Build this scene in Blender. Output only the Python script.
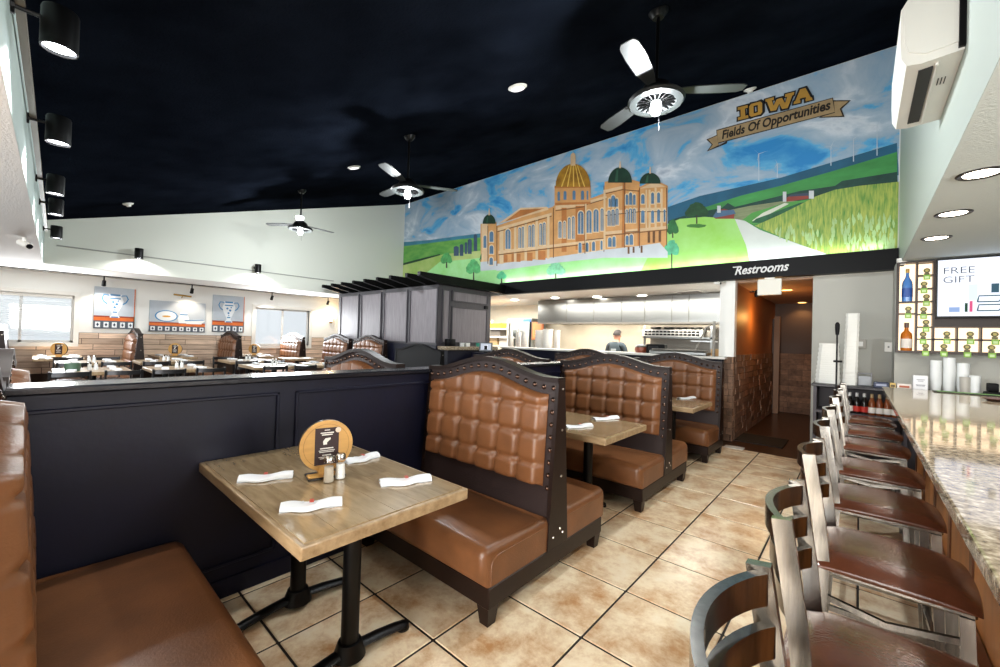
import bpy, bmesh, math, random
from mathutils import Vector, Matrix
random.seed(7)
scene = bpy.context.scene
for o in list(bpy.data.objects): bpy.data.objects.remove(o, do_unlink=True)
COL = scene.collection
PI = math.pi

# ------------------------------------------------------------------ camera
F_PX, CAM_H = 409.27, 1.45
YAW, PITCH, ROLL = math.radians(-41.322), math.radians(0.655), math.radians(1.683)
_f = Vector((math.sin(YAW)*math.cos(PITCH), math.cos(YAW)*math.cos(PITCH), math.sin(PITCH)))
_r = Vector((math.cos(YAW), -math.sin(YAW), 0)); _u = _r.cross(_f)
C_R = math.cos(ROLL)*_r + math.sin(ROLL)*_u
C_U = -math.sin(ROLL)*_r + math.cos(ROLL)*_u
C_F = _f
cam_data = bpy.data.cameras.new('camera'); cam = bpy.data.objects.new('camera', cam_data); COL.objects.link(cam)
cam.matrix_world = Matrix(((C_R.x, C_U.x, -C_F.x, 0), (C_R.y, C_U.y, -C_F.y, 0), (C_R.z, C_U.z, -C_F.z, CAM_H), (0, 0, 0, 1)))
cam_data.sensor_width = 36; cam_data.lens = F_PX/1000*36; cam_data.clip_start = .02; cam_data.clip_end = 200
scene.camera = cam

# measured points of the photograph turned into real places on known planes of the room
def ray(u, v): return C_R*((u-500)/F_PX) + C_U*((333.5-v)/F_PX) + C_F
def at_x(u, v, x): d = ray(u, v); t = x/d.x; return Vector((x, d.y*t, CAM_H+d.z*t))
def at_y(u, v, y): d = ray(u, v); t = y/d.y; return Vector((d.x*t, y, CAM_H+d.z*t))
def at_z(u, v, z): d = ray(u, v); t = (z-CAM_H)/d.z; return Vector((d.x*t, d.y*t, z))

# ------------------------------------------------------------------ world, exposure, daylight
scene.view_settings.view_transform = 'Standard'; scene.view_settings.look = 'None'
scene.view_settings.exposure = 0.45; scene.view_settings.gamma = 1.0; scene.view_settings.use_curve_mapping = False
world = bpy.data.worlds.new('world'); scene.world = world; world.use_nodes = True
wb = world.node_tree.nodes['Background']; wb.inputs[0].default_value = (.88, .95, 1, 1); wb.inputs[1].default_value = 0.75
scene.cycles.sample_clamp_indirect = 6.0; scene.cycles.sample_clamp_direct = 0
scene.cycles.max_bounces = 7; scene.cycles.diffuse_bounces = 4; scene.cycles.glossy_bounces = 4
scene.cycles.transparent_max_bounces = 12; scene.cycles.caustics_reflective = False; scene.cycles.caustics_refractive = False

def link(o): COL.objects.link(o); return o
def area_light(name, loc, direction, sx, sy, power, col=(1, 1, 1), spread=180):
    l = bpy.data.lights.new(name, 'AREA'); l.shape = 'RECTANGLE'; l.size = sx; l.size_y = sy; l.energy = power; l.color = col
    l.spread = math.radians(spread)
    o = link(bpy.data.objects.new(name, l)); o.location = loc
    o.rotation_euler = Vector(direction).to_track_quat('-Z', 'Y').to_euler(); return o
def point_light(name, loc, power, col=(1, 1, 1), r=.05):
    l = bpy.data.lights.new(name, 'POINT'); l.energy = power; l.color = col; l.shadow_soft_size = r
    o = link(bpy.data.objects.new(name, l)); o.location = loc; return o
def spot_light(name, loc, direction, power, angle=80, blend=.5, col=(1, 1, 1), r=.04):
    l = bpy.data.lights.new(name, 'SPOT'); l.energy = power; l.color = col; l.shadow_soft_size = r
    l.spot_size = math.radians(angle); l.spot_blend = blend
    o = link(bpy.data.objects.new(name, l)); o.location = loc
    o.rotation_euler = Vector(direction).to_track_quat('-Z', 'Y').to_euler(); return o
# daylight through the front windows behind the camera, an unseen window placed behind the bar to light the booths and the two dining-room windows
area_light('front_window_daylight', (-3.4, -3.42, 1.5), (0, 1, -.05), 3.6, 1.7, 190, (.93, .97, 1))
area_light('unseen_door_daylight', (-.1, -3.42, 1.3), (0, 1, -.1), 1.9, 2.0, 230, (1, .97, .93))  # unseen door, set where its daylight floods the aisle and stools
area_light('unseen_bar_window_daylight', (3.32, 1.0, 1.75), (-1, -.05, -.12), 3.4, 1.1, 140, (1, .97, .93))  # unseen window, placed so that it lights the booth seats
area_light('dining_window_daylight', (-11.42, .0, 1.6), (1, 0, -.1), 1.0, .85, 75, (.93, .97, 1))
area_light('dining_window_daylight', (-11.42, 4.35, 1.6), (1, 0, -.1), 1.35, .85, 90, (.93, .97, 1))
area_light('kitchen_ceiling_lights', (-4.2, 8.2, 2.42), (0, 0, -1), 4.5, .8, 150, (1, .97, .9))
area_light('kitchen_ceiling_lights', (-8.2, 8.6, 2.42), (0, 0, -1), 2.4, .9, 130, (1, .97, .9))
area_light('mural_ledge_strip', (-2.9, 6.885, 2.70), (0, .25, 1), 6.2, .03, 9, (.86, 1, .92))

# ------------------------------------------------------------------ materials
def lin(h):
    h = h.lstrip('#'); o = []
    for i in (0, 2, 4):
        c = int(h[i:i+2], 16)/255; o.append(c/12.92 if c <= .04045 else ((c+.055)/1.055)**2.4)
    return tuple(o)+(1,)
MATS = {}
def mat(name, col, rough=.5, metal=0., var=0., vscale=8., bump=0., bscale=40., rnd=0., stretch=(1, 1, 1), col2=None, coat=0., emit=0., detail=4, spec=.5, trans=0.):
    if name in MATS: return MATS[name]
    m = bpy.data.materials.new(name); m.use_nodes = True; nt = m.node_tree; b = nt.nodes['Principled BSDF']
    c = lin(col) if isinstance(col, str) else tuple(col)+(1,)
    b.inputs['Base Color'].default_value = c; b.inputs['Roughness'].default_value = rough; b.inputs['Metallic'].default_value = metal
    b.inputs['Specular IOR Level'].default_value = spec
    if coat: b.inputs['Coat Weight'].default_value = coat; b.inputs['Coat Roughness'].default_value = .06
    if trans: b.inputs['Transmission Weight'].default_value = trans
    if emit: b.inputs['Emission Color'].default_value = c; b.inputs['Emission Strength'].default_value = emit
    tc = mp = None
    if var or bump or col2:
        tc = nt.nodes.new('ShaderNodeTexCoord'); mp = nt.nodes.new('ShaderNodeMapping'); mp.inputs['Scale'].default_value = stretch
        nt.links.new(tc.outputs['Object'], mp.inputs['Vector'])
        if rnd:
            oi = nt.nodes.new('ShaderNodeObjectInfo'); mu = nt.nodes.new('ShaderNodeMath'); mu.operation = 'MULTIPLY'; mu.inputs[1].default_value = 37
            nt.links.new(oi.outputs['Random'], mu.inputs[0]); cb = nt.nodes.new('ShaderNodeCombineXYZ')
            for k in range(3): nt.links.new(mu.outputs[0], cb.inputs[k])
            nt.links.new(cb.outputs[0], mp.inputs['Location'])
    last = None
    if var or col2:
        n = nt.nodes.new('ShaderNodeTexNoise'); n.inputs['Scale'].default_value = vscale; n.inputs['Detail'].default_value = detail; n.inputs['Roughness'].default_value = .62
        nt.links.new(mp.outputs[0], n.inputs['Vector'])
        r = nt.nodes.new('ShaderNodeValToRGB'); r.color_ramp.elements[0].position = .3; r.color_ramp.elements[1].position = .7
        if col2: r.color_ramp.elements[0].color = lin(col2); r.color_ramp.elements[1].color = c
        else:
            r.color_ramp.elements[0].color = tuple(x*(1-var) for x in c[:3])+(1,); r.color_ramp.elements[1].color = tuple(min(1, x*(1+var)) for x in c[:3])+(1,)
        nt.links.new(n.outputs['Fac'], r.inputs[0]); last = r.outputs[0]
    if rnd:
        oi = nt.nodes.new('ShaderNodeObjectInfo'); hv = nt.nodes.new('ShaderNodeHueSaturation')
        mr = nt.nodes.new('ShaderNodeMapRange'); mr.inputs[3].default_value = 1-rnd; mr.inputs[4].default_value = 1+rnd
        nt.links.new(oi.outputs['Random'], mr.inputs[0]); nt.links.new(mr.outputs[0], hv.inputs['Value'])
        if last: nt.links.new(last, hv.inputs['Color'])
        else: hv.inputs['Color'].default_value = c
        last = hv.outputs[0]
    if last: nt.links.new(last, b.inputs['Base Color'])
    if bump:
        n2 = nt.nodes.new('ShaderNodeTexNoise'); n2.inputs['Scale'].default_value = bscale; n2.inputs['Detail'].default_value = 5
        nt.links.new(mp.outputs[0], n2.inputs['Vector']); bp = nt.nodes.new('ShaderNodeBump'); bp.inputs['Strength'].default_value = bump; bp.inputs['Distance'].default_value = .01
        nt.links.new(n2.outputs['Fac'], bp.inputs['Height']); nt.links.new(bp.outputs[0], b.inputs['Normal'])
    MATS[name] = m; return m
def emis(name, col, s):
    if name in MATS: return MATS[name]
    m = bpy.data.materials.new(name); m.use_nodes = True; nt = m.node_tree; nt.nodes.remove(nt.nodes['Principled BSDF'])
    e = nt.nodes.new('ShaderNodeEmission'); e.inputs[0].default_value = lin(col); e.inputs[1].default_value = s
    nt.links.new(e.outputs[0], nt.nodes['Material Output'].inputs[0]); MATS[name] = m; return m

# ------------------------------------------------------------------ mesh builder
class MB:
    def __init__(s): s.v = []; s.f = []; s.mi = []; s.m = 0
    def add(s, vs, fs):
        o = len(s.v); s.v += [tuple(p) for p in vs]
        for f in fs: s.f.append(tuple(i+o for i in f)); s.mi.append(s.m)
        return s
    def box(s, x0, x1, y0, y1, z0, z1):
        return s.add([(x0, y0, z0), (x1, y0, z0), (x1, y1, z0), (x0, y1, z0), (x0, y0, z1), (x1, y0, z1), (x1, y1, z1), (x0, y1, z1)],
                     [(0, 3, 2, 1), (4, 5, 6, 7), (0, 1, 5, 4), (1, 2, 6, 5), (2, 3, 7, 6), (3, 0, 4, 7)])
    def rbox(s, x0, x1, y0, y1, z0, z1, r, seg=2):
        bm = bmesh.new(); bmesh.ops.create_cube(bm, size=1)
        for v in bm.verts: v.co = Vector(((x0+x1)/2+v.co.x*(x1-x0), (y0+y1)/2+v.co.y*(y1-y0), (z0+z1)/2+v.co.z*(z1-z0)))
        r = min(r, .49*min(abs(x1-x0), abs(y1-y0), abs(z1-z0)))
        bmesh.ops.bevel(bm, geom=list(bm.edges), offset=r, segments=seg, profile=.5, affect='EDGES')
        return s.bm(bm)
    def bm(s, bm):
        bm.verts.index_update(); s.add([tuple(v.co) for v in bm.verts], [tuple(v.index for v in f.verts) for f in bm.faces]); bm.free(); return s
    def cyl(s, p0, p1, r0, r1=None, n=14, caps=True):
        r1 = r0 if r1 is None else r1; p0, p1 = Vector(p0), Vector(p1); d = (p1-p0).normalized()
        a = d.orthogonal().normalized(); b = d.cross(a); vs = []
        for p, r in ((p0, r0), (p1, r1)):
            for i in range(n):
                t = 2*PI*i/n; vs.append(p+a*(r*math.cos(t))+b*(r*math.sin(t)))
        fs = [(i, (i+1) % n, n+(i+1) % n, n+i) for i in range(n)]
        if caps: fs += [tuple(range(n-1, -1, -1)), tuple(range(n, 2*n))]
        return s.add(vs, fs)
    def lathe(s, prof, c=(0, 0, 0), n=20, axis='z'):
        vs = []; c = Vector(c)
        for r, z in prof:
            for i in range(n):
                t = 2*PI*i/n; x, y = r*math.cos(t), r*math.sin(t)
                vs.append(c+(Vector((x, y, z)) if axis == 'z' else Vector((x, z, y)) if axis == 'y' else Vector((z, x, y))))
        fs = [(k*n+i, k*n+(i+1) % n, (k+1)*n+(i+1) % n, (k+1)*n+i) for k in range(len(prof)-1) for i in range(n)]
        m_ = len(prof)-1
        if prof[0][0] > .002 and prof[-1][0] > .002: fs += [(m_*n+i, m_*n+(i+1) % n, (i+1) % n, i) for i in range(n)]   # open ring: close its section
        else: fs += [tuple(range(n-1, -1, -1)), tuple(range(m_*n, len(prof)*n))]
        return s.add(vs, fs)
    def sweep(s, path, w, h, up=(0, 0, 1), n=4, closed=False):
        # rectangular (n=4) or round section swept along a path; w across, h along up
        P = [Vector(p) for p in path]; up = Vector(up); vs = []; N = len(P)
        for i, p in enumerate(P):
            t = (P[min(i+1, N-1)]-P[max(i-1, 0)]).normalized() if not closed else (P[(i+1) % N]-P[i-1]).normalized()
            sd = t.cross(up).normalized(); u2 = sd.cross(t).normalized()
            if n == 4:
                for a, b in ((-1, -1), (1, -1), (1, 1), (-1, 1)): vs.append(p+sd*(a*w/2)+u2*(b*h/2))
            else:
                for k in range(n):
                    q = 2*PI*k/n; vs.append(p+sd*(math.cos(q)*w/2)+u2*(math.sin(q)*h/2))
        M_ = N if closed else N-1
        fs = [(i*n+k, i*n+(k+1) % n, ((i+1) % N)*n+(k+1) % n, ((i+1) % N)*n+k) for i in range(M_) for k in range(n)]
        if not closed: fs += [tuple(range(n-1, -1, -1)), tuple(range((N-1)*n, N*n))]
        return s.add(vs, fs)
    def prism(s, poly, d0, d1, plane='xz'):
        # 2D polygon extruded between d0 and d1 on the missing axis
        def P(a, b, d): return (a, d, b) if plane == 'xz' else (a, b, d) if plane == 'xy' else (d, a, b)
        n = len(poly); vs = [P(a, b, d0) for a, b in poly]+[P(a, b, d1) for a, b in poly]
        return s.add(vs, [tuple(range(n-1, -1, -1)), tuple(range(n, 2*n))]+[(i, (i+1) % n, n+(i+1) % n, n+i) for i in range(n)])
    def grid(s, fn, nu, nv):
        vs = [fn(i/nu, j/nv) for j in range(nv+1) for i in range(nu+1)]
        return s.add(vs, [(j*(nu+1)+i, j*(nu+1)+i+1, (j+1)*(nu+1)+i+1, (j+1)*(nu+1)+i) for j in range(nv) for i in range(nu)])
    def poly(s, pts): return s.add(pts, [tuple(range(len(pts)))])
    def build(s, name, m, parent=None, smooth=False, fix=True, ang=40):
        me = bpy.data.meshes.new(name); me.from_pydata(s.v, [], s.f)
        if fix:
            bm = bmesh.new(); bm.from_mesh(me); bmesh.ops.recalc_face_normals(bm, faces=list(bm.faces)); bm.to_mesh(me); bm.free()
        ms = m if isinstance(m, (list, tuple)) else [m]
        for k in ms: me.materials.append(k)
        if len(ms) > 1:
            for p, i in zip(me.polygons, s.mi): p.material_index = i
        if smooth:
            for p in me.polygons: p.use_smooth = True
            try: me.set_sharp_from_angle(angle=math.radians(ang))
            except Exception: pass
        o = bpy.data.objects.new(name, me); link(o)
        if parent is not None: o.parent = parent
        return o
def B(*a): return MB().box(*a)
def RB(*a): return MB().rbox(*a)
def tag(o, label=None, cat=None, group=None, kind=None):
    if label: o['label'] = label
    if cat: o['category'] = cat
    if group: o['group'] = group
    if kind: o['kind'] = kind
    return o
def thing(name, label, cat, loc=(0, 0, 0), rz=0, group=None):
    o = link(bpy.data.objects.new(name, None)); o.empty_display_size = .1; o.location = loc; o.rotation_euler = (0, 0, rz)
    return tag(o, label, cat, group)
def struct(name, mb, m, parent=None, **k): o = mb.build(name, m, parent, **k); o['kind'] = 'structure'; return o
CH = {}
def kids(o): return [c for c in bpy.data.objects if c.parent == o]
def dup(root, loc, rz, label, group=None):
    r = root.copy(); link(r); r.location = loc; r.rotation_euler = (0, 0, rz); r['label'] = label
    if group: r['group'] = group
    if root.name not in CH:
        CH[root.name] = [(c, kids(c)) for c in kids(root)]
    for c, gs in CH[root.name]:
        k = c.copy(); link(k); k.parent = r
        for g in gs: q = g.copy(); link(q); q.parent = k
    return r
def text_mesh(txt, size, name, m, mat_world, parent=None, shear=0, offset=0, ext=.0005, spacing=1):
    c = bpy.data.curves.new(name, 'FONT'); c.body = txt; c.size = size; c.shear = shear; c.offset = offset; c.extrude = ext; c.space_character = spacing; c.resolution_u = 3
    t = bpy.data.objects.new(name+'_tmp', c); link(t); bpy.context.view_layer.update()
    me = bpy.data.meshes.new_from_object(t.evaluated_get(bpy.context.evaluated_depsgraph_get())); bpy.data.objects.remove(t)
    me.transform(mat_world); me.materials.clear(); me.materials.append(m)
    o = bpy.data.objects.new(name, me); link(o)
    if parent is not None: o.parent = parent
    return o
def wall_text_matrix(x, y, z, ang=0, sx=1):   # text standing on a wall that faces -Y
    return Matrix.Translation((x, y, z)) @ Matrix.Rotation(-ang, 4, 'Y') @ Matrix.Rotation(PI/2, 4, 'X') @ Matrix.Diagonal((sx, 1, 1, 1))

# ------------------------------------------------------------------ palette
WHITE = mat('white_paint', '#e6e6e2', .6, bump=.06, bscale=60)
CEILW = mat('textured_ceiling_paint', '#d0ceca', .85, bump=.5, bscale=90)
GREYW = mat('grey_wall_paint', '#aaa9a1', .6, bump=.05, bscale=60)
BLACKC = mat('black_ceiling_paint', '#10141c', .9, bump=.5, bscale=45, var=.35, vscale=2, spec=0.0)
NAVY = mat('dark_navy_paint', '#0b0d20', .45, bump=.08, bscale=30, var=.25, vscale=5, spec=.28)
BLACK = mat('black_paint', '#040406', .5, spec=.15)
BLKMET = mat('black_metal', '#040405', .4, spec=.25)
PLASTW = mat('white_plastic', '#e4e2dc', .35)
GLASS_M = bpy.data.materials.new('window_glass'); GLASS_M.use_nodes = True
_nt = GLASS_M.node_tree; _nt.nodes.remove(_nt.nodes['Principled BSDF'])
_t = _nt.nodes.new('ShaderNodeBsdfTransparent'); _g = _nt.nodes.new('ShaderNodeBsdfGlossy'); _g.inputs['Roughness'].default_value = .02
_mx = _nt.nodes.new('ShaderNodeMixShader'); _mx.inputs[0].default_value = .08
_nt.links.new(_t.outputs[0], _mx.inputs[1]); _nt.links.new(_g.outputs[0], _mx.inputs[2]); _nt.links.new(_mx.outputs[0], _nt.nodes['Material Output'].inputs[0])

def mosaic(name, c1, c2, c3, rough, s, rnd=.08, stretch=(1, 1, 1), bump=.08, dis=.0):
    # stone or granite: two noises mixed through three colours
    m = mat(name, c1, rough, var=.1, vscale=s, rnd=rnd, stretch=stretch, bump=bump, bscale=s*6)
    nt = m.node_tree; ramp = [n for n in nt.nodes if n.type == 'VALTORGB'][0]; cr = ramp.color_ramp
    cr.elements[0].position = .34; cr.elements[0].color = lin(c2); cr.elements[1].position = .56; cr.elements[1].color = lin(c1)
    e = cr.elements.new(.75); e.color = lin(c3)
    return m
TILE = mosaic('travertine_tile', '#ecd9ba', '#b88757', '#f6ebd6', .28, 5.5, .05)
for n in TILE.node_tree.nodes:
    if n.type == 'TEX_NOISE' and n.inputs['Scale'].default_value == 5.5: n.inputs['Scale'].default_value = 4.2; n.inputs['Detail'].default_value = 12; n.inputs['Roughness'].default_value = .72; n.inputs['Distortion'].default_value = .15
GROUT = mat('dark_grout', '#1d130c', .8)
WOODF = mat('brown_wood_floor', '#3f2412', .3, var=.4, vscale=5, stretch=(6, 1, 1))
GRANITE = mosaic('speckled_granite', '#a3957f', '#5c4d3c', '#d6ccba', .06, 42, 0, bump=0)
BARWOOD = mat('golden_bar_wood', '#b5733a', .35, var=.25, vscale=6, stretch=(1, 1, .15))
BARDARK = mat('dark_bar_wood', '#6b3c1c', .4, var=.2, vscale=6)

# ------------------------------------------------------------------ floors
LOWZ = 2.44
def ceil_z(y): return 3.12+.302*y
floor = struct('floor', B(-6.8, 3.4, -3.5, 6.55, -.12, -.004), GROUT)
T = .508; gx0, gy0 = -1.003, 1.300
tile_me = None
for i in range(-4, 3):
    for j in range(-9, 11):
        x0, y0 = gx0+i*T, gy0+j*T; x1, y1 = x0+T, y0+T
        x0c, x1c = max(x0, -2.60), min(x1, .46); y1c = min(y1, 6.55); y0c = max(y0, -3.4)
        if x1c-x0c < .03 or y1c-y0c < .03: continue
        full = (x0c == x0 and x1c == x1 and y1c == y1 and y0c == y0); g = .0055
        if full and tile_me:
            o = bpy.data.objects.new('tile', tile_me); link(o); o.parent = floor
        else:
            w, d = (x1c-x0c)/2-g, (y1c-y0c)/2-g
            o = RB(-w, w, -d, d, -.012, 0, .004, 1).build('tile', TILE, floor)
            if full: tile_me = o.data
        o.location = ((x0c+x1c)/2, (y0c+y1c)/2, 0)
struct('floor_hall', B(-1.9, 3.4, 6.55, 12, -.12, -.004), WOODF)
struct('floor_kitchen', B(-11.6, -1.9, 6.55, 10.8, -.12, -.004), mat('kitchen_floor_tile', '#7a6a5c', .5))
DZ = .12
struct('floor_dining', B(-11.6, -6.8, -3.5, 6.55, -.12, DZ), mat('dining_floor_wood', '#6b4a30', .4, var=.3, vscale=4))

# ------------------------------------------------------------------ walls of the dining side
def wall_x(name, x0, x1, ya, yb, za, zb, holes, m):
    mb = MB(); ys = sorted({ya, yb} | {h for q in holes for h in q[:2]})
    for a, b in zip(ys, ys[1:]):
        hz = [q for q in holes if q[0] <= a and q[1] >= b]
        if hz: mb.box(x0, x1, a, b, za, hz[0][2]); mb.box(x0, x1, a, b, hz[0][3], zb)
        else: mb.box(x0, x1, a, b, za, zb)
    return struct(name, mb, m)
def wall_y(name, y0, y1, xa, xb, za, zb, holes, m):
    mb = MB(); xs = sorted({xa, xb} | {h for q in holes for h in q[:2]})
    for a, b in zip(xs, xs[1:]):
        hz = [q for q in holes if q[0] <= a and q[1] >= b]
        if hz:
            if hz[0][2] > za: mb.box(a, b, y0, y1, za, hz[0][2])
            if hz[0][3] < zb: mb.box(a, b, y0, y1, hz[0][3], zb)
        else: mb.box(a, b, y0, y1, za, zb)
    return struct(name, mb, m)
XB = -11.5
W1 = (-.85, .50, 1.12, 2.03); W2 = (3.68, 5.03, 1.09, 2.05)
wl = wall_x('wall_left', XB-.15, XB, -3.5, 7.0, -.1, 2.6, [W1, W2], WHITE)
def window_x(idx, w, blinds):
    e = link(bpy.data.objects.new('window_%d' % idx, None)); e['kind'] = 'structure'
    a, b, z0, z1 = w; f = MB(); t = .075
    f.box(XB-.1, XB+.03, a-t, a, z0-t, z1+t); f.box(XB-.1, XB+.03, b, b+t, z0-t, z1+t)
    f.box(XB-.1, XB+.03, a, b, z1, z1+t); f.box(XB-.1, XB+.05, a-.02, b+.02, z0-t, z0)
    f.build('window_frame', PLASTW, e)
    m = MB(); m.box(XB-.09, XB-.05, a, b, z0, z0+.04); m.box(XB-.09, XB-.05, a, b, z1-.04, z1); m.box(XB-.09, XB-.05, a, a+.04, z0, z1); m.box(XB-.09, XB-.05, b-.04, b, z0, z1)
    m.box(XB-.09, XB-.05, (a+b)/2-.02, (a+b)/2+.02, z0, z1); m.build('sash', PLASTW, e)
    for k in range(2):
        ya, yb = (a+.04, (a+b)/2-.02) if k == 0 else ((a+b)/2+.02, b-.04)
        B(XB-.073, XB-.067, ya, yb, z0+.04, z1-.04).build('pane', GLASS_M, e)
    if blinds:
        s = MB(); n = 22
        for k in range(n):
            z = z0+.12+(z1-z0-.16)*k/n
            s.add([(XB-.045, a+.03, z+.006), (XB-.045, b-.03, z+.006), (XB-.02, b-.03, z-.004), (XB-.02, a+.03, z-.004)], [(0, 1, 2, 3)])
        tag(s.build('blind_slats', mat('blind_white', '#e6ebee', .5), e, fix=False), kind='stuff')
        B(XB-.05, XB-.01, a+.02, b-.02, z1-.06, z1-.01).build('blind_head_rail', PLASTW, e)
    return e
window_x(1, W1, True); window_x(2, W2, False)
# reclaimed-wood wainscot: every board its own piece
PLANK = mat('weathered_wainscot_board', '#cdb5a0', .6, var=.28, vscale=7, rnd=.25, stretch=(1, .35, 4), bump=.2, bscale=18)
wain = wall_x('trim_1', XB, XB+.012, -3.4, 6.5, DZ, 1.32, [(w[0], w[1], w[2], 1.32) for w in (W1, W2)], mat('wainscot_backing', '#3a2a20', .8))
zr = 1.318; rowi = 0
while zr > .62:
    y = -.9-random.random()*.6
    while y < 5.95:
        L = random.choice((.45, .6, .75, .95)); yy = min(y+L, 5.98); g = .004
        segs = [(y, yy)]
        for w in (W1, W2):
            if zr-.108 > w[2]-.08: segs = [q for s in segs for q in ((s[0], min(s[1], w[0]-.078)), (max(s[0], w[1]+.078), s[1])) if q[1]-q[0] > .02]
        for s in segs: B(XB+.012, XB+.022+random.random()*.006, s[0]+g, s[1]-g, zr-.108, zr-g).build('plank', PLANK, wain)
        y += L
    zr -= .112; rowi += 1

XWL = -9.9
# low ceilings round the vault, and the fascias above them
struct('ceiling_left', B(XB, XWL-.002, -3.5, 7.0, LOWZ, LOWZ+.1), CEILW)
struct('ceiling_front', MB().prism([(XWL, -3.5), (.338, -3.5), (.338, -.184), (XWL, .0645)], LOWZ, LOWZ+.1, 'xy'), CEILW)
struct('ceiling_right', B(.342, 3.4, -3.5, 6.6, LOWZ, LOWZ+.1), mat('bar_soffit_paint', '#cdd6d4', .85, bump=.35, bscale=90))
wul = struct('wall_upper_left', MB().prism([(-.2, LOWZ+.002), (7.1, LOWZ+.002), (7.1, 5.5), (-.2, 3.3)], -10.1, XWL, 'yz'), mat('pale_green_grey_wall', '#d2d5cc', .7))
struct('wall_upper_front', MB().add([(XWL, .066, LOWZ+.002), (.34, -.182, LOWZ+.002), (.34, -.182, 3.4), (XWL, .066, 3.4), (XWL, -.05, LOWZ+.002), (.34, -.3, LOWZ+.002), (.34, -.3, 3.4), (XWL, -.05, 3.4)],
       [(0, 1, 2, 3), (7, 6, 5, 4), (0, 4, 5, 1), (3, 2, 6, 7), (0, 3, 7, 4), (1, 5, 6, 2)]), mat('green_lit_white_wall', '#b9cac6', .6))  # white wall; the teal tint is greenish light put into its colour
struct('wall_upper_right', MB().prism([(-.4, LOWZ+.002), (7.1, LOWZ+.002), (7.1, 5.6), (-.4, 3.3)], .34, .46, 'yz'), mat('upper_right_white', '#a9b1aa', .6))
cz = MB(); cz.add([(-10.05, -.5, ceil_z(-.5)), (.46, -.5, ceil_z(-.5)), (.46, 7.1, ceil_z(7.1)), (-10.05, 7.1, ceil_z(7.1)), (-10.05, -.5, ceil_z(-.5)+.12), (.46, -.5, ceil_z(-.5)+.12), (.46, 7.1, ceil_z(7.1)+.12), (-10.05, 7.1, ceil_z(7.1)+.12)],
       [(0, 3, 2, 1), (4, 5, 6, 7), (0, 1, 5, 4), (1, 2, 6, 5), (2, 3, 7, 6), (3, 0, 4, 7)])
struct('ceiling', cz, BLACKC)

# mural wall over the openings, header with ledge
YM = 6.95
struct('wall_back', B(-10.05, .46, YM, YM+.14, 2.42, 5.4), WHITE)
hd = struct('trim_2', B(-6.05, .335, 6.82, YM, 2.42, 2.675), BLACK)
# grey wall right of the restroom passage, bar end wall, walls behind the camera
struct('wall_right_of_passage', B(-.49, .32, 7.0, 7.12, -.1, 2.44), GREYW)
struct('wall_bar_return', B(.30, .42, 6.5, 7.12, -.1, 2.44), GREYW)
struct('wall_bar_back', B(.42, 3.4, 6.5, 6.62, -.1, 2.5), GREYW)
struct('wall_column', B(-1.545, -1.42, 6.955, 7.1, 1.27, 2.44), WHITE)
wall_y('wall_front', -3.65, -3.5, -11.6, 3.5, -.1, 3.0, [(-5.2, -1.6, .65, 2.35), (-1.05, .85, .3, 2.3)], WHITE)
wall_x('wall_right', 3.4, 3.55, -3.5, 7.0, -.1, 2.6, [(-.75, 2.75, 1.2, 2.3)], GREYW)
for idx, (a, b, z0, z1) in ((3, (-5.2, -1.6, .65, 2.35)), (4, (-1.05, .85, .3, 2.3))):  # second opening is the unseen door, placed for its light on the aisle
    e = link(bpy.data.objects.new('window_%d' % idx, None)); e['kind'] = 'structure'
    f = MB(); f.box(a, b, -3.62, -3.54, z0, z0+.06); f.box(a, b, -3.62, -3.54, z1-.06, z1)
    for x in (a, (a+b)/2-.03, b-.06): f.box(x, x+.06, -3.62, -3.54, z0, z1)
    f.build('window_frame', PLASTW, e)
    for x0, x1 in ((a+.06, (a+b)/2-.03), ((a+b)/2+.03, b-.06)): B(x0, x1, -3.59, -3.58, z0+.06, z1-.06).build('pane', GLASS_M, e)
e = link(bpy.data.objects.new('window_5', None)); e['kind'] = 'structure'  # unseen window behind the bar, placed for its light on the booths
f = MB(); f.box(3.42, 3.5, -.75, 2.75, 1.2, 1.26); f.box(3.42, 3.5, -.75, 2.75, 2.24, 2.3)
for y in (-.75, .97, 2.69): f.box(3.42, 3.5, y, y+.06, 1.2, 2.3)
f.build('window_frame', PLASTW, e)
for y0, y1 in ((-.69, .97), (1.03, 2.69)): B(3.45, 3.46, y0, y1, 1.26, 2.24).build('pane', GLASS_M, e)

# ------------------------------------------------------------------ restroom passage
HALLP = mat('terracotta_hall_paint', '#8f5c34', .55, bump=.08, bscale=40)
HALLE = mat('brown_hall_end_paint', '#4a3a33', .6)
STONE = mat('split_stone_brick', '#7d604d', .75, var=.4, vscale=12, rnd=.35, bump=.5, bscale=25)
YE = 11.0
hl = struct('wall_hall_left', B(-1.545, -1.44, 7.1, YE, -.1, 2.40), HALLP)
he = struct('wall_hall_end', B(-1.55, -.3, YE, YE+.12, -.1, 2.44), HALLE)
struct('wall_hall_right', B(-.49, -.40, 7.12, YE, -.1, 2.44), HALLP)
struct('ceiling_hall', B(-1.55, -.3, 7.1, YE, 2.40, 2.46), mat('hall_ceiling_paint', '#b09078', .7))
hw = struct('wall_half_end', B(-1.545, -1.44, 6.955, 7.1, -.1, 1.27), mat('stone_mortar', '#2a1c15', .9))
def stones(parent, plane, d, a0, a1, z0, z1, rows, lens):
    z = z0; h = (z1-z0)/rows
    for r in range(rows):
        a = a0-random.random()*lens[0]*.8
        while a < a1-.01:
            L = random.uniform(*lens); s0, s1 = max(a, a0)+.003, min(a+L, a1)-.003; t = .012+random.random()*.02
            if s1-s0 > .02:
                if plane == 'x': B(d, d+t, s0, s1, z+.003, z+h-.003).build('stone', STONE, parent)
                else: B(s0, s1, d-t, d, z+.003, z+h-.003).build('stone', STONE, parent)
            a += L
        z += h
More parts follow.
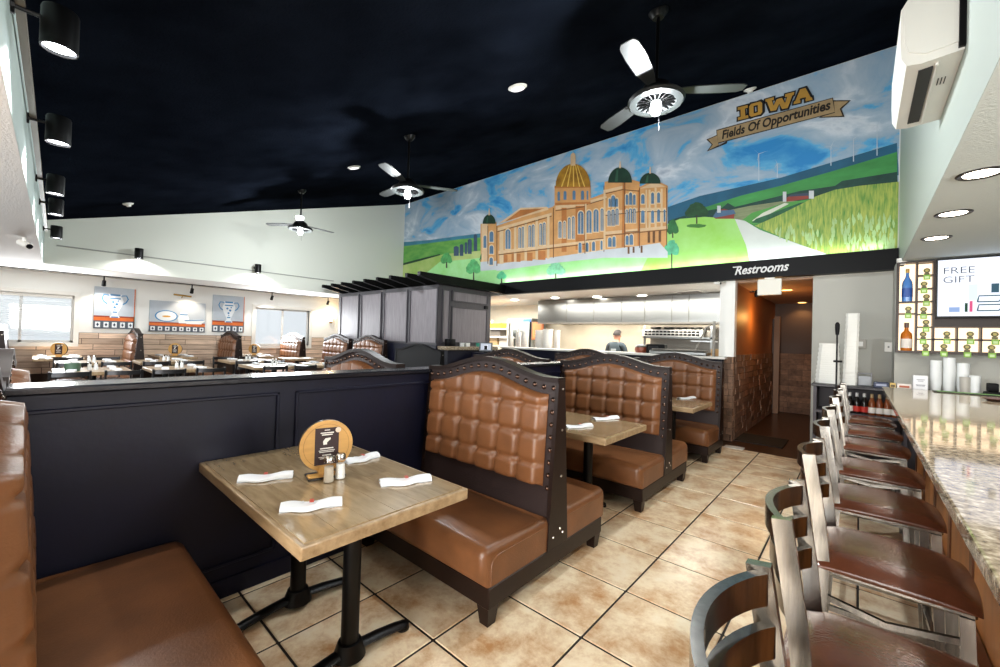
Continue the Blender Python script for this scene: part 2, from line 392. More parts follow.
stones(hl, 'x', -1.44, 7.1, YE-.25, .0, 1.30, 13, (.18, .42))
stones(hw, 'x', -1.44, 6.96, 7.1, .0, 1.27, 13, (.14, .15))
stones(hw, 'y', 6.955, -1.545, -1.42, .0, 1.27, 13, (.125, .13))
stones(he, 'y', YE, -1.42, -.5, .0, 1.30, 11, (.22, .5))
d1 = link(bpy.data.objects.new('door_1', None)); d1['kind'] = 'structure'
B(-1.40, -1.30, 10.62, 10.68, 0, 2.1).build('door_frame', mat('door_frame_wood', '#8a6a50', .5), d1)
B(-1.44, -1.41, 10.68, YE-.02, 0, 2.05).build('door_panel', mat('door_brown', '#3a2418', .5), d1)
MB().cyl((-1.38, 10.74, 1.0), (-1.41, 10.74, 1.0), .03, n=10).build('door_knob', mat('brass_dark', '#8a6a30', .35, metal=1), d1)
for k, (u, v) in enumerate([(786.7, 290), (802, 302.5)]):
    p = at_z(u, v, 2.398)
    t = thing('hall_downlight', ['warm recessed light in passage ceiling right of blank white sign', 'warm recessed light deeper in passage ceiling'][k], 'ceiling light', p, 0, 'passage ceiling lights')
    MB().lathe([(.075, -.004), (.095, -.008), (.095, .0), (.075, .0)], n=18).build('trim_ring', PLASTW, t)
    MB().lathe([(.001, -.003), (.072, -.003), (.072, .0), (.001, .0)], n=18).build('lens', emis('warm_bulb', '#ffb45a', 9), t)
    spot_light('hall_lamp', p+Vector((0, 0, -.03)), (0, .1, -1), 9, 130, .6, (1, .55, .2))
point_light('hall_wall_glow', (-1.18, 8.25, 1.95), 9, (1, .5, .14), .05)
# small wall washer lamp that throws the orange pool on the passage wall
t = thing('wall_washer', 'small dark wall washer lamp high on orange passage wall', 'wall lamp', (-1.33, 8.1, 2.33))
MB().lathe([(.001, -.05), (.03, -.05), (.035, .05), (.001, .068)], n=14).build('housing', BLKMET, t); B(-.1, 0, -.012, .012, .03, .055).build('arm', BLKMET, t)

# ------------------------------------------------------------------ kitchen shell
KW = mat('kitchen_cream_tile', '#e6dcc6', .35, var=.06, vscale=3)
struct('wall_kitchen_back', B(-11.5, -1.5, 10.3, 10.45, -.1, 2.6), KW)
struct('wall_kitchen_right', B(-1.66, -1.545, 7.1, 10.3, -.1, 2.6), WHITE)
struct('ceiling_kitchen', B(-11.5, -1.545, 7.09, 10.3, 2.52, 2.6), WHITE)
hk = struct('wall_kitchen_half', B(-5.95, -1.56, 6.86, 6.98, -.1, 1.228), NAVY)
wt = RB(-5.95, -1.50, 6.78, 7.32, 1.23, 1.265, .006, 1).build('pass_counter', mat('white_pass_counter', '#e0ddd6', .3))
tag(wt, 'long white pass-through counter in front of the kitchen line', 'counter')

# ------------------------------------------------------------------ pony wall between the booth rows
PX = -2.58
pw = struct('wall_pony', B(PX-.17, PX, -1.4, 6.2, 0, 1.155), NAVY)
RB(PX-.20, PX+.028, -1.42, 6.22, 1.155, 1.19, .008, 1).build('cap', mat('dark_cap_paint', '#15161c', .22, bump=.05, bscale=25), pw)
B(PX, PX+.014, -1.4, 6.2, 0, .10).build('baseboard', NAVY, pw)
for a, b in ((-1.0, .97), (1.06, 2.9), (3.0, 4.9), (5.0, 6.1)):
    for q in ((a, b, 1.075, 1.093), (a, b, .17, .188), (a, a+.018, .17, 1.093), (b-.018, b, .17, 1.093)):
        RB(PX, PX+.014, q[0], q[1], q[2], q[3], .004, 1).build('bead_moulding', NAVY, pw)

# ------------------------------------------------------------------ panelled serving station with rafters on top
STN = mat('grey_stained_panel', '#6c666b', .5, var=.28, vscale=9, stretch=(6, 6, .35))
STF = mat('grey_stained_frame', '#322f35', .5, var=.2, vscale=8, stretch=(3, 3, .5))
YS, XS = 5.0, -5.96
st = thing('serving_station', 'grey panelled serving station under black rafters beside dining room', 'cabinet', (0, 0, 0))
B(-9.78, XS, YS, 6.45, DZ, 2.43).build('body', STF, st)
for ua, ub in ((341, 358), (361.5, 380.5), (384.5, 406.5), (410.5, 436.5)):
    xa, xb = at_y(ua, 320, YS).x, at_y(ub, 320, YS).x
    p = B(xa, xb, YS-.004, YS+.01, 1.33, 2.35).build('panel', STN, st)
    for q in ((xa-.03, xb+.03, 2.35, 2.38), (xa-.03, xb+.03, 1.30, 1.33), (xa-.03, xa, 1.33, 2.35), (xb, xb+.03, 1.33, 2.35)):
        B(q[0], q[1], YS-.02, YS, q[2], q[3]).build('panel_moulding', STF, p)
for ya, yb, za, zb in ((5.12, 5.26, 1.35, 2.33), (5.36, 6.32, 2.16, 2.33), (5.36, 6.32, 1.35, 2.02)):
    p = B(XS, XS+.006, ya, yb, za, zb).build('side_panel', STN, st)
    for q in ((ya-.03, yb+.03, zb, zb+.025), (ya-.03, yb+.03, za-.025, za), (ya-.03, ya, za, zb), (yb, yb+.03, za, zb)):
        B(XS, XS+.02, q[0], q[1], q[2], q[3]).build('panel_moulding', STF, p)
B(XS, XS+.04, 6.25, 6.33, 2.05, 2.12).build('panel_latch', BLACK, st)
RB(XS, XS+.30, 5.0, 6.4, 1.20, 1.27, .01, 1).build('ledge', GRANITE, st)
B(XS, XS+.25, 5.05, 6.35, .0, 1.20).build('lower_cabinet', NAVY, st)
B(-9.75, XS, YS-.03, YS, DZ, 1.28).build('lower_front', NAVY, st)
for ya in (6.0, 6.15): B(XS+.25, XS+.256, ya, ya+.075, 1.0, 1.12).build('switch_plate', PLASTW, st)
pg = thing('rafter_canopy', 'row of black notched rafters on top of the grey serving station', 'canopy')
RAF = [(321.8, 284.2), (330.8, 282.8), (340.7, 281), (352, 279.3), (363.2, 277.4), (375.8, 275.7), (388.9, 274), (405.1, 271.6)]
def raf_poly(y0, y1): return [(y0, 2.60), (y1, 2.62), (y1, 2.435), (y0+.45, 2.435), (y0+.38, 2.46), (y0+.2, 2.49), (y0, 2.53)]
for k, (u, v) in enumerate(RAF):
    x = at_y(u, v, 4.5).x
    MB().prism(raf_poly(4.5, 6.45), x, x+.07, 'yz').build('rafter', BLACK, pg)
MB().prism(raf_poly(4.5, 6.82), -5.97, -5.88, 'yz').build('beam', BLACK, pg)
B(-9.79, -5.97, 6.38, 6.45, 2.44, 2.62).build('back_beam', BLACK, pg)
# things on the station ledge
t = thing('desk_telephone', 'black phone base with upright antenna on the station ledge', 'telephone', (XS+.14, 5.2, 1.27))
RB(-.07, .07, -.08, .08, 0, .14, .015, 2).build('base', BLACK, t, True); MB().cyl((0, .02, .13), (0, .02, .30), .008, n=8).build('antenna', BLKMET, t)
for k, (yy, c, nm) in enumerate(((5.5, '#c8c8c8', 'pale'), (5.65, '#d8d8d2', 'white'), (5.95, '#2f8a74', 'green'))):
    o = MB().lathe([(.001, 0), (.045, 0), (.05, .07), (.046, .07), (.042, .01), (.001, .008)], n=14).build('cup', mat('cup_'+nm, c, .4), None, True)
    o.location = (XS+.15, yy, 1.27); tag(o, nm+' small cup on the ledge of the grey station', 'cup', 'cups on the station ledge')

# ------------------------------------------------------------------ booth benches
LEA = mat('brown_booth_leather', '#72492c', .36, var=.25, vscale=3.5, bump=.12, bscale=130)
LEAD = mat('dark_trim_leather', '#2c2120', .45, bump=.2, bscale=120, spec=.35)
DWOOD = mat('dark_walnut_wood', '#1b0e09', .42, var=.3, vscale=6, stretch=(1, 1, 4), spec=.3)
BRASS = mat('antique_nail_brass', '#5a463c', .25, metal=.9)
SCREW = mat('screw_steel', '#b9b2a8', .3, metal=1)
W2B = .61
def yb(z): return .098-.070*(z-.2)
def gshape(x): return .5+.5*math.cos(PI*min(1, abs(x)/(.90*W2B)))
def ztop(x): return 1.20+.10*gshape(x)
def zleat(x): return 1.115+.10*gshape(x)
PWX = .545
def tuft_mesh(sgn):
    mb = MB(); cols, rows = 6, 4; nu, nv = cols*9, 38; zb0 = .565
    zl = [.565, .70, .875, 1.05]
    def fn(a, b):
        x = -PWX+2*PWX*a; z1 = zleat(x); z = zb0+(z1-zb0)*b
        c = a*cols
        sx = abs(math.sin(PI*c)); 
        # row coordinate
        k = 0
        for i in range(3):
            if z >= zl[i+1]: k = i+1
        hi = zl[k+1] if k < 3 else max(z1, 1.12)+.02
        r = (z-zl[k])/(hi-zl[k]); sz = abs(math.sin(PI*min(1, max(0, r))))
        if k == 3 and r > .5: sz = max(sz, .8)
        d = 1-.42*math.exp(-(sx/.22)**2)-.42*math.exp(-(sz/.22)**2)-.5*math.exp(-((sx*sx+sz*sz)/.16))
        ed = min(a/.035, (1-a)/.035, b/.03, (1-b)/.03, 1); ed = math.sin(PI/2*max(0, ed))
        h = .006+0.052*max(.0, d)*ed+.012*ed
        return (x, sgn*(yb(z)+h), z)
    mb.grid(fn, nu, nv); return mb
def buttons(sgn):
    mb = MB()
    for i in range(1, 6):
        x = -PWX+2*PWX*i/6
        for z in (.70, .875, 1.05): mb.lathe([(.001, .014), (.008, .012), (.011, .004), (.011, -.004)], (x, 0, z), 8, 'y')
    mb.v = [(x, sgn*(yb(z)+.012+abs(y)), z) for x, y, z in mb.v]; return mb
def nails(sgn):
    mb = MB(); pts = []
    n = 17
    for i in range(n):
        x = -.575+1.15*i/(n-1); pts.append((x, ztop(x)-.045))
    for z in [1.16-.075*k for k in range(1, 9)]: pts += [(.577, z), (-.577, z)]
    for x, z in pts:
        y0 = yb(z)+.004
        mb.add([(x, sgn*(y0+.014), z)]+[(x+.0115*math.cos(2*PI*k/8), sgn*(y0+.009), z+.0115*math.sin(2*PI*k/8)) for k in range(8)]+[(x+.0165*math.cos(2*PI*k/8), sgn*y0, z+.0165*math.sin(2*PI*k/8)) for k in range(8)],
               [(0, 1+k, 1+(k+1) % 8) for k in range(8)]+[(1+k, 9+k, 9+(k+1) % 8, 1+(k+1) % 8) for k in range(8)])
    return mb
def cushion(sgn):
    bm = bmesh.new(); bmesh.ops.create_cube(bm, size=1)
    for v in bm.verts: v.co = Vector((v.co.x*2*(W2B-.005), (.355+v.co.y*.57), .30+v.co.z*.20))
    top = [e for e in bm.edges if all(v.co.z > .39 for v in e.verts)]
    fr = [e for e in bm.edges if all(v.co.y > .6 for v in e.verts)]
    bmesh.ops.bevel(bm, geom=list(set(top+fr)), offset=.055, segments=6, profile=.5, affect='EDGES')
    bmesh.ops.subdivide_edges(bm, edges=[e for e in bm.edges if e.calc_length() > .3], cuts=6, use_grid_fill=True)
    for v in bm.verts:
        if v.co.z > .395: v.co.z += .018*(1-(v.co.x/.6)**2)*max(0, 1-((v.co.y-.36)/.3)**2)-.02*(1-(v.co.y-.07)/.57)
        v.co.y *= sgn
    return MB().bm(bm)
def piping(sgn):
    y0, y1 = .11, .588; x = W2B-.007; pts = [(x, sgn*(y0+(y1-.05-y0)*k/8), .348) for k in range(9)]
    for k in range(1, 7):
        q = PI/2*k/6; pts.append((x, sgn*(y1-.05+.05*math.sin(q)), .298+.05*math.cos(q)))
    pts.append((x, sgn*y1, .21))
    return MB().sweep(pts, .009, .009, up=(1, 0, 0), n=6)
def make_bench(label, loc, group, double=True, single_side=-1):
    t = thing('booth_bench', label, 'booth bench', loc, 0, group)
    sides = (-1, 1) if double else (single_side,)
    y0 = -.61 if -1 in sides else -.10; y1 = .57 if 1 in sides else .10
    RB(-W2B, W2B, y0, y1, .095, .205, .006, 1).build('base_frame', DWOOD, t)
    for x in (-W2B+.005, W2B-.085):
        for y in (y0+.005, y1-.085): MB().add([(x+.012, y+.012, 0), (x+.068, y+.012, 0), (x+.068, y+.068, 0), (x+.012, y+.068, 0), (x, y, .1), (x+.08, y, .1), (x+.08, y+.08, .1), (x, y+.08, .1)],
            [(0, 3, 2, 1), (4, 5, 6, 7), (0, 1, 5, 4), (1, 2, 6, 5), (2, 3, 7, 6), (3, 0, 4, 7)]).build('leg', DWOOD, t)
    mb = MB(); n = 36; zs = 10
    for s in (-1, 1):
        mb.grid(lambda a, b, s=s: ((lambda x: (x, s*yb(.2+(ztop(x)-.2)*b), .2+(ztop(x)-.2)*b))(-W2B+.01+2*(W2B-.01)*a)), n, zs)
    mb.build('back_frame', LEAD, t, True)
    mb = MB(); xs = [-W2B+2*W2B*i/40 for i in range(41)]
    mb.sweep([(x, 0, ztop(x)+.004) for x in xs], .085, .03, up=(0, 0, 1)); tr = mb.build('top_rail', DWOOD, t, True)
    for x0 in (-W2B-.004, W2B-.022):
        MB().prism([(-.108, .205), (.108, .205), (.034, 1.205), (-.034, 1.205)], x0, x0+.026, 'yz').build('end_post', DWOOD, t)
    sc = MB()
    for z in (.27, .3, .62, .9, 1.15):
        for s in ((-1, 1) if z < .29 else (.4,)): sc.lathe([(.001, .006), (.007, .004), (.009, -.002)], (W2B+.003, s*.05*(1.2-z*.6), z), 8, 'x')
    tag(sc.build('screws', SCREW, t), kind='stuff')
    for s in sides:
        c = cushion(s).build('seat_cushion', LEA, t, True, ang=60); piping(s).build('piping', LEA, c, True)
        p = tuft_mesh(s).build('tufted_panel', LEA, t, True, ang=180)
        tag(buttons(s).build('buttons', LEA, p, True), kind='stuff')
        tag(nails(s).build('nailhead_trim', BRASS, t, True), kind='stuff')
    return t
CX = PX+W2B-.0; G1 = 'brown tufted booth benches along the aisle'; G2 = 'booth benches beyond the navy half wall'
bench1 = make_bench('double-sided brown tufted booth bench between first and second wooden tables', (CX, 2.13, 0), G1)
dup(bench1, (CX, -.112, 0), 0, 'brown booth bench at the lower left corner, nearest the camera', G1)
dup(bench1, (CX, 4.04, 0), 0, 'double-sided brown tufted booth bench between second and third tables', G1)
bench3 = make_bench('last brown booth bench of the aisle, backed against the kitchen', (CX, 6.04, 0), G1, False, -1)
CX2 = PX-.17-W2B-.02
dup(bench1, (CX2, -.11, 0), PI, 'brown leather booth bench peeking over the half wall at far left', G2)
dup(bench1, (CX2, 1.95, 0), PI, 'scalloped booth back with pale nailhead trim, directly behind the navy half wall', G2)
dup(bench1, (CX2, 4.04, 0), PI, 'booth back beyond the half wall, left of the tablet terminal front', G2)
dup(bench3, (CX2, 6.04, 0), 0, 'booth back beyond the half wall just in front of kitchen counter', G2)

# ------------------------------------------------------------------ booth tables
def wood(name, c1, c2, rough, coat, rnd=.1):
    return mat(name, c1, rough, vscale=5, col2=c2, rnd=rnd, stretch=(1.0, 5, 5), coat=coat, var=.1, detail=4)
TTOP = wood('lacquered_oak_plank', '#ad9674', '#877050', .18, .6, .1)
TEDGE = wood('oak_edge_band', '#b09877', '#7d6546', .35, .2, .02)
def make_table(label, loc, group):
    t = thing('booth_table', label, 'table', loc, 0, group)
    L, D = 1.235, .75
    n = 6; top = RB(-L/2, L/2, -D/2, D/2, .708, .756, .006, 2).build('tabletop', TEDGE, t)
    e = .018
    for k in range(n):
        y0 = -D/2+e+(D-2*e)*k/n; y1 = -D/2+e+(D-2*e)*(k+1)/n
        cut = random.uniform(-.25, .25)
        for xa, xb in ((-L/2+e, cut), (cut, L/2-e)):
            B(xa+.0006, xb-.0006, y0+.0006, y1-.0006, .752, .760).build('plank', TTOP, top)
    for x in (-.26, .28):
        MB().cyl((x, .0, .06), (x, .0, .70), .038, n=20).build('column', BLKMET, t, True)
        B(x-.12, x+.12, -.12, .12, .698, .708).build('mounting_plate', BLKMET, t)
        mb = MB()
        mb.lathe([(.001, .10), (.05, .095), (.065, .05), (.07, .03), (.001, .03)], (x, 0, 0), 20)
        for s in (-1, 1):
            mb.sweep([(x, s*.03, .055), (x, s*.14, .045), (x, s*.25, .028), (x, s*.28, .02)], .062, .032, n=8)
            mb.lathe([(.001, .032), (.028, .026), (.031, 0), (.001, 0)], (x, s*.285, 0), 14)
        mb.build('base', BLKMET, t, True)
    return t
TXC = PX+.005+1.235/2; GT = 'wooden booth tables along the aisle'
tab1 = make_table('wooden booth table in the foreground with round menu stand', (TXC, .96, 0), GT)
tab2 = dup(tab1, (TXC, 3.06, 0), 0, 'second wooden booth table from the camera, with white napkin rolls', GT)
tab3 = dup(tab1, (TXC+.02, 5.03, 0), 0, 'third wooden booth table, small in the distance before the kitchen', GT)

# things on table 1
NAP = mat('white_napkin_cloth', '#e9ebee', .7, bump=.15, bscale=60)
def make_napkin(p0, p1, label, group, w=.09):
    p0, p1 = Vector(p0), Vector(p1); d = (p1-p0); L = d.length; ang = math.atan2(d.y, d.x); c = (p0+p1)/2
    t = thing('napkin_roll', label, 'napkin', (c.x, c.y, .761), ang, group)
    mb = MB()
    def fn(a, b):
        x = -L/2+L*a; th = PI*b; k = 1-.25*abs(2*a-1)**3
        wv = .010*math.sin(a*9+.6)
        return (x, wv+w/2*k*math.cos(th)*(1+.12*math.sin(6*a)), .002+.022*math.sin(th)**.8*(.75+.25*math.cos(5*a+b*3)))
    mb.grid(fn, 24, 10); mb.add([(-L/2, -w/2*.8, 0), (L/2, -w/2*.8, 0), (L/2, w/2*.8, 0), (-L/2, w/2*.8, 0)], [(0, 1, 2, 3)])
    mb.build('roll', NAP, t, True, fix=False)
    mb = MB(); mb.grid(lambda a, b: (-L/2+.01+(.07)*a, w/2*.2+w*.45*b, .012-.009*b+.004*math.sin(a*8)), 6, 4); mb.build('corner_fold', NAP, t, True, fix=False)
    def band(a, b):
        x = .0+.016*(a-.5); th = PI*(.40+.25*b); return (x, -.0095+w/2*math.cos(th)*.98, .006+.0225*math.sin(th)**.8)
    mb = MB(); mb.m = 0; mb.grid(band, 2, 4); mb.build('printed_mark', mat('mark_red', '#b8432e', .6), t, True, fix=False)
    return t
NG = 'napkin rolls on the booth tables'
Z = .76
for a, b, lb in (((238, 481), (293, 476), 'white napkin roll at left back of foreground table'), ((280, 510), (342, 503), 'white napkin roll at near left of foreground table'),
                 ((380, 485), (430, 479), 'white napkin roll at right side of foreground table'), ((345, 463), (377, 456), 'white napkin roll behind the shakers on foreground table')):
    make_napkin(at_z(*a, Z), at_z(*b, Z), lb, NG)
for a, b, lb in (((566, 428), (591, 426), 'white napkin roll on near side of second table'), ((594, 420), (617, 418), 'white napkin roll on far side of second table'),
                 ((679, 399), (694, 398), 'tiny white napkin roll on third table')):
    make_napkin(at_z(*a, Z), at_z(*b, Z), lb, NG, .085)
BIRCH = mat('pale_birch_wood', '#c99b58', .4, var=.12, vscale=6, stretch=(1, 1, 5))
DISCD = mat('dark_disc_edge', '#17110d', .4)
MENU = mat('dark_menu_print', '#2c1719', .4)
WPR = mat('white_print', '#e8e6e0', .5)
def make_disc(label, loc, rz, group, detail=True, s=1.):
    t = thing('menu_stand', label, 'menu stand', loc, rz, group); R_ = .122*s; zc = .149*s
    MB().lathe([(.001, -.012*s), (R_, -.012*s), (R_, .010*s), (.001, .010*s)], (0, 0, zc), 40, 'y').build('disc_back', DISCD, t, True)
    f = MB().lathe([(.001, -.016*s), (R_*.985, -.016*s), (R_, -.0125*s), (R_, -.010*s), (.001, -.010*s)], (0, 0, zc), 40, 'y').build('disc_face', BIRCH, t, True)
    RB(-.085*s, .085*s, -.055*s, .045*s, 0, .012*s, .003, 1).build('foot', DISCD, t); RB(-.085*s, .06*s, -.056*s, -.01*s, .012*s, .022*s, .003, 1).build('foot_board', BIRCH, t)
    RB(-.035*s, .035*s, -.024*s, .02*s, .012*s, .05*s, .004, 1).build('block', BIRCH, t)
    m = B(-.054*s, .054*s, -.0175*s, -.016*s, zc-.09*s, zc+.086*s).build('menu_card', MENU, t)
    if detail:
        ring = MB()
        ring.sweep([((.103)*math.cos(2*PI*k/40), -.0165, zc+.103*math.sin(2*PI*k/40)) for k in range(40)], .0012, .0012, up=(0, 1, 0), n=4, closed=True)
        ring.build('groove', mat('burnt_groove', '#7a5428', .6), t)
        pr = MB()
        for zz, ww, hh in ((.062, .030, .005), (.053, .024, .005), (-.012, .030, .005), (-.022, .036, .003), (-.029, .033, .003), (-.044, .02, .004), (-.053, .036, .003), (-.060, .03, .003), (.075, .012, .004)):
            pr.box(-ww, ww, -.0182, -.0175, zc+zz-hh/2, zc+zz+hh/2)
        pr.prism([(-.016, zc+.006), (.0, zc+.006), (.0, zc+.016), (.016, zc+.03), (.016, zc+.038), (-.008, zc+.036), (-.018, zc+.022)], -.0182, -.0175)
        pr.build('print', WPR, m)
        MB().lathe([(.001, -.019), (.013, -.019), (.013, -.0175), (.001, -.0175)], (.05, 0, zc+.072), 14, 'y').build('round_sticker', mat('sticker', '#d9c9b8', .5), m)
    return t
dk = at_z(331, 478, Z); disc1 = make_disc('round pale wooden menu stand on the foreground table', (dk.x-.05, dk.y-.005, .76), math.radians(76), 'round menu stands')
SALTG = GLASS_M
STEEL = mat('brushed_steel', '#9a9a98', .28, metal=1)
CHROME = mat('chrome_cap', '#b5b2ac', .22, metal=1)
for k, (u, v, c, lb) in enumerate(((328.5, 482, '#c9bfae', 'left glass shaker with steel cap in front of menu stand'), (340, 478.5, '#f1f1ee', 'right glass salt shaker with steel cap before menu stand'))):
    p = at_z(u, v, Z); t = thing('shaker', lb, 'shaker', (p.x, p.y, .76), 0, 'glass shakers on the foreground table')
    MB().lathe([(.001, 0), (.026, 0), (.027, .012), (.022, .08), (.019, .095), (.001, .095)], n=8).build('glass_body', SALTG, t, False)
    MB().lathe([(.001, .004), (.022, .004), (.019, .072), (.001, .074)], n=12).build('filling', mat('shaker_fill_%d' % k, c, .8), t, True)
    MB().lathe([(.001, .093), (.023, .093), (.023, .112), (.016, .122), (.001, .124)], n=16).build('cap', CHROME, t, True)

# ------------------------------------------------------------------ bar stools
STEELP = mat('brushed_stool_steel', '#7f7c77', .2, metal=1, var=.3, vscale=5, stretch=(14, 14, 1.5))
VINYL = mat('dark_brown_vinyl', '#57301f', .22, var=.2, vscale=10, bump=.12, bscale=120, coat=.15)
def make_seat(name, cat, label, loc, rz, group, zs=.765, zt=1.085, fine=True, metal=STEELP):
    t = thing(name, label, cat, loc, rz, group); hw = .185; nb = 14 if fine else 6
    def fn(a, b):
        u, v = 2*a-1, 2*b-1
        # rounded-square dome
        q = (abs(u)**5+abs(v)**5)**.2; 
        x = u*(.19+.012*(1-v*v)); y = v*(.195+.006*(1-u*u))
        z = zs-.012+.020*(1-abs(u)**3.0)*(1-abs(v)**3.0)-.012*max(0, q-.85)/.15
        return (x, y, z)
    mb = MB(); mb.grid(fn, nb, nb)
    def under(a, b): x, y, z = fn(a, b); return (x*.985, y*.985, zs-.040)
    mb.grid(under, nb, nb)
    def side(idx):
        def s(a, b):
            p = fn(*((a, 0), (a, 1), (0, a), (1, a))[idx]); return (p[0]*(1-.015*b)*(1+.02*math.sin(PI*b)), p[1]*(1-.015*b)*(1+.02*math.sin(PI*b)), p[2]+(zs-.040-p[2])*b)
        return s
    for i in range(4): mb.grid(side(i), nb, 3)
    mb.build('seat', VINYL, t, True, ang=75)
    RB(-.185, .185, -.18, .18, zs-.060, zs-.039, .006, 1).build('seat_frame', metal, t)
    xt = -.197
    for s in (-1, 1):   # back posts run down into the rear legs
        MB().sweep([(xt, s*.165, zt), (xt+.016, s*.166, zt-.11), (xt+.032, s*.168, zt-.22), (xt+.045, s*.17, zs-.03), (xt+.03, s*.177, zs*.6), (xt-.03, s*.185, 0)], .020, .036, up=(1, 0, 0)).build('back_post', metal, t)
        MB().sweep([(.165, s*.165, zs-.06), (.175, s*.175, zs*.5), (.195, s*.185, 0)], .026, .030, up=(1, 0, 0)).build('leg', metal, t)
    hz = (zt-.035, zt-.115, zt-.195) if fine else (zt-.035, zt-.13)
    n = 14 if fine else 6
    for z in hz:
        path = [(xt+.004+(zt-z)*.14-.050*math.sin(PI*k/n)**.8, -.16+.32*k/n, z) for k in range(n+1)]
        MB().sweep(path, .016, .052, up=(0, 0, 1)).build('slat', metal, t, True)
    z = .22 if zs > .6 else .16
    for q in (((-.215, -.178, z+.05), (.186, -.178, z+.05)), ((-.215, .178, z+.05), (.186, .178, z+.05)), ((.184, -.178, z), (.184, .178, z)), ((-.22, -.178, z+.02), (-.22, .178, z+.02))):
        MB().sweep(q, .018, .022, up=(0, 0, 1)).build('stretcher', metal, t)
    if zs > .6:
        for s in (-1, 1): MB().sweep([(-.19, s*.17, zs-.13), (.0, s*.172, zs-.16), (.17, s*.168, zs-.13)], .014, .018, up=(0, 0, 1)).build('side_rail', metal, t)
    return t
SY = [.455, 1.035, 1.725, 2.41, 3.08, 3.86, 4.56, 5.28]
ORD = ['nearest steel bar stool, only its ladder back in the bottom of frame', 'second steel bar stool from the camera, brown seat cut by frame', 'third steel bar stool from the camera, full brown seat', 'fourth steel bar stool from the camera', 'fifth steel bar stool from the camera',
       'sixth steel bar stool from the camera', 'seventh steel bar stool from the camera', 'farthest steel bar stool, beside the beer bottle shelf']
stool = make_seat('bar_stool', 'bar stool', ORD[0], (.075, SY[0]+.195, 0), 0, 'steel bar stools with brown seats along the bar')
for k in range(1, 8): dup(stool, (.075, SY[k]+.195, 0), math.radians((0, 1, -1, 1.5, 0, -2, 1, 0)[k]), ORD[k])

# ------------------------------------------------------------------ bar
bar = thing('bar_counter', 'long bar counter with speckled granite top and golden wood front', 'bar counter')
RB(.178, 1.15, -.9, 5.74, 1.03, 1.07, .006, 2).build('granite_top', GRANITE, bar)
B(.44, .56, -.85, 5.70, 0, 1.03).build('front_wall', BARDARK, bar)
yy = -.8
while yy < 5.6:
    y1 = min(yy+.62, 5.68)
    p = B(.425, .44, yy+.04, y1-.04, .16, .95).build('front_panel', BARWOOD, bar)
    B(.418, .44, y1-.035, y1+.035, .12, 1.03).build('pilaster', BARDARK, bar); yy += .64
B(.415, .44, -.85, 5.7, 0, .12).build('kick_board', BARDARK, bar)
MB().sweep([(.40, -.85, .16), (.40, 5.7, .16)], .04, .05).build('foot_rail', BARDARK, bar)
B(.5, 1.1, 5.60, 5.70, 0, 1.03).build('end_panel', BARDARK, bar)

# ------------------------------------------------------------------ mural painted on the back wall
mural = thing('mural', 'wide painted mural of a domed capitol, hills and cornfield above the black header', 'mural')
def MP(u, v, d=0): p = at_y(u, v, YM); return (p.x, YM-.002-d, p.z)
XM0, XM1 = -9.89, .33
def clampz(pt): return (min(max(pt[0], XM0), XM1), pt[1], min(max(pt[2], 2.676), ceil_z(YM)))
def paint(name, polys, m, layer, parent=None):
    first = None
    for i, pl in enumerate(polys):
        o = MB().poly([clampz(MP(u, v, layer*.0012+i*.00008)) for u, v in pl]).build(name, m, parent or mural, fix=False); first = first or o
    return first
def pm(name, col, var=.12, sc=3.0, stretch=(1, 1, 1), col2=None, detail=5): return mat('paint_'+name, col, .55, var=var, vscale=sc, stretch=stretch, col2=col2, detail=detail)
# sky: blue gaps between streaky grey-white clouds
sky = pm('sky', '#7f97b0', .1, .8, (1, 1, 2.0), detail=9)
nt = sky.node_tree; rp = [n for n in nt.nodes if n.type == 'VALTORGB'][0].color_ramp
rp.elements[0].position = .34; rp.elements[0].color = lin('#2a86c8'); rp.elements[1].position = .62; rp.elements[1].color = lin('#cfd8e2')
e_ = rp.elements.new(.42); e_.color = lin('#5cabd8'); e_ = rp.elements.new(.455); e_.color = lin('#93aec6'); e_ = rp.elements.new(.74); e_.color = lin('#93a5ba'); e_ = rp.elements.new(.55); e_.color = lin('#a9bccd')
for n in nt.nodes:
    if n.type == 'MAPPING': n.inputs['Rotation'].default_value = (0, math.radians(-12), 0)
    if n.type == 'TEX_NOISE': n.inputs['Distortion'].default_value = .9; n.inputs['Roughness'].default_value = .58
B(XM0, XM1, YM-.002, YM, 2.676, ceil_z(YM)-.005).build('painted_sky', sky, mural)
BASEZ = [(905, 262), (395, 300)]
paint('painted_hill', [[(668, 222), (668, 207), (700, 196), (740, 187), (780, 178), (830, 163), (897, 143), (899, 175), (780, 215), (668, 235)]], pm('far_hill', '#1f5a78', .25, 2), 1)
paint('painted_hill', [[(668, 250), (668, 224), (700, 209), (740, 196), (780, 186), (830, 172), (897, 152), (899, 215), (790, 240), (700, 245)]], pm('mid_hill', '#3f8f4a', .25, 2, (1, 1, 3)), 2)
paint('painted_treeline', [[(668, 232), (668, 221), (690, 214), (722, 208), (728, 203), (735, 207), (780, 196), (800, 191), (835, 186), (842, 181), (897, 172), (898, 190), (835, 196), (780, 206), (722, 217)]], pm('treeline', '#173f38', .3, 8), 3)
paint('painted_field', [[(715, 225), (716, 213), (750, 206), (785, 201), (800, 201), (770, 212), (755, 224)]], pm('ploughed_field', '#7f8a66', .2, 6, (1, 1, 6)), 4)
paint('painted_field', [[(740, 222), (752, 213), (785, 203), (812, 199), (780, 215), (755, 225)]], pm('meadow', '#4f9a45', .15, 4), 5)
paint('painted_road', [[(752, 221), (763, 213), (785, 203), (789, 204), (770, 214), (762, 221)]], pm('small_road', '#cfd2c4', .06), 6)
paint('painted_shrubs', [[(752, 223), (756, 219), (770, 214), (800, 203), (808, 202), (782, 214), (765, 223)]], pm('shrub', '#1f5a3a', .3, 9), 7)
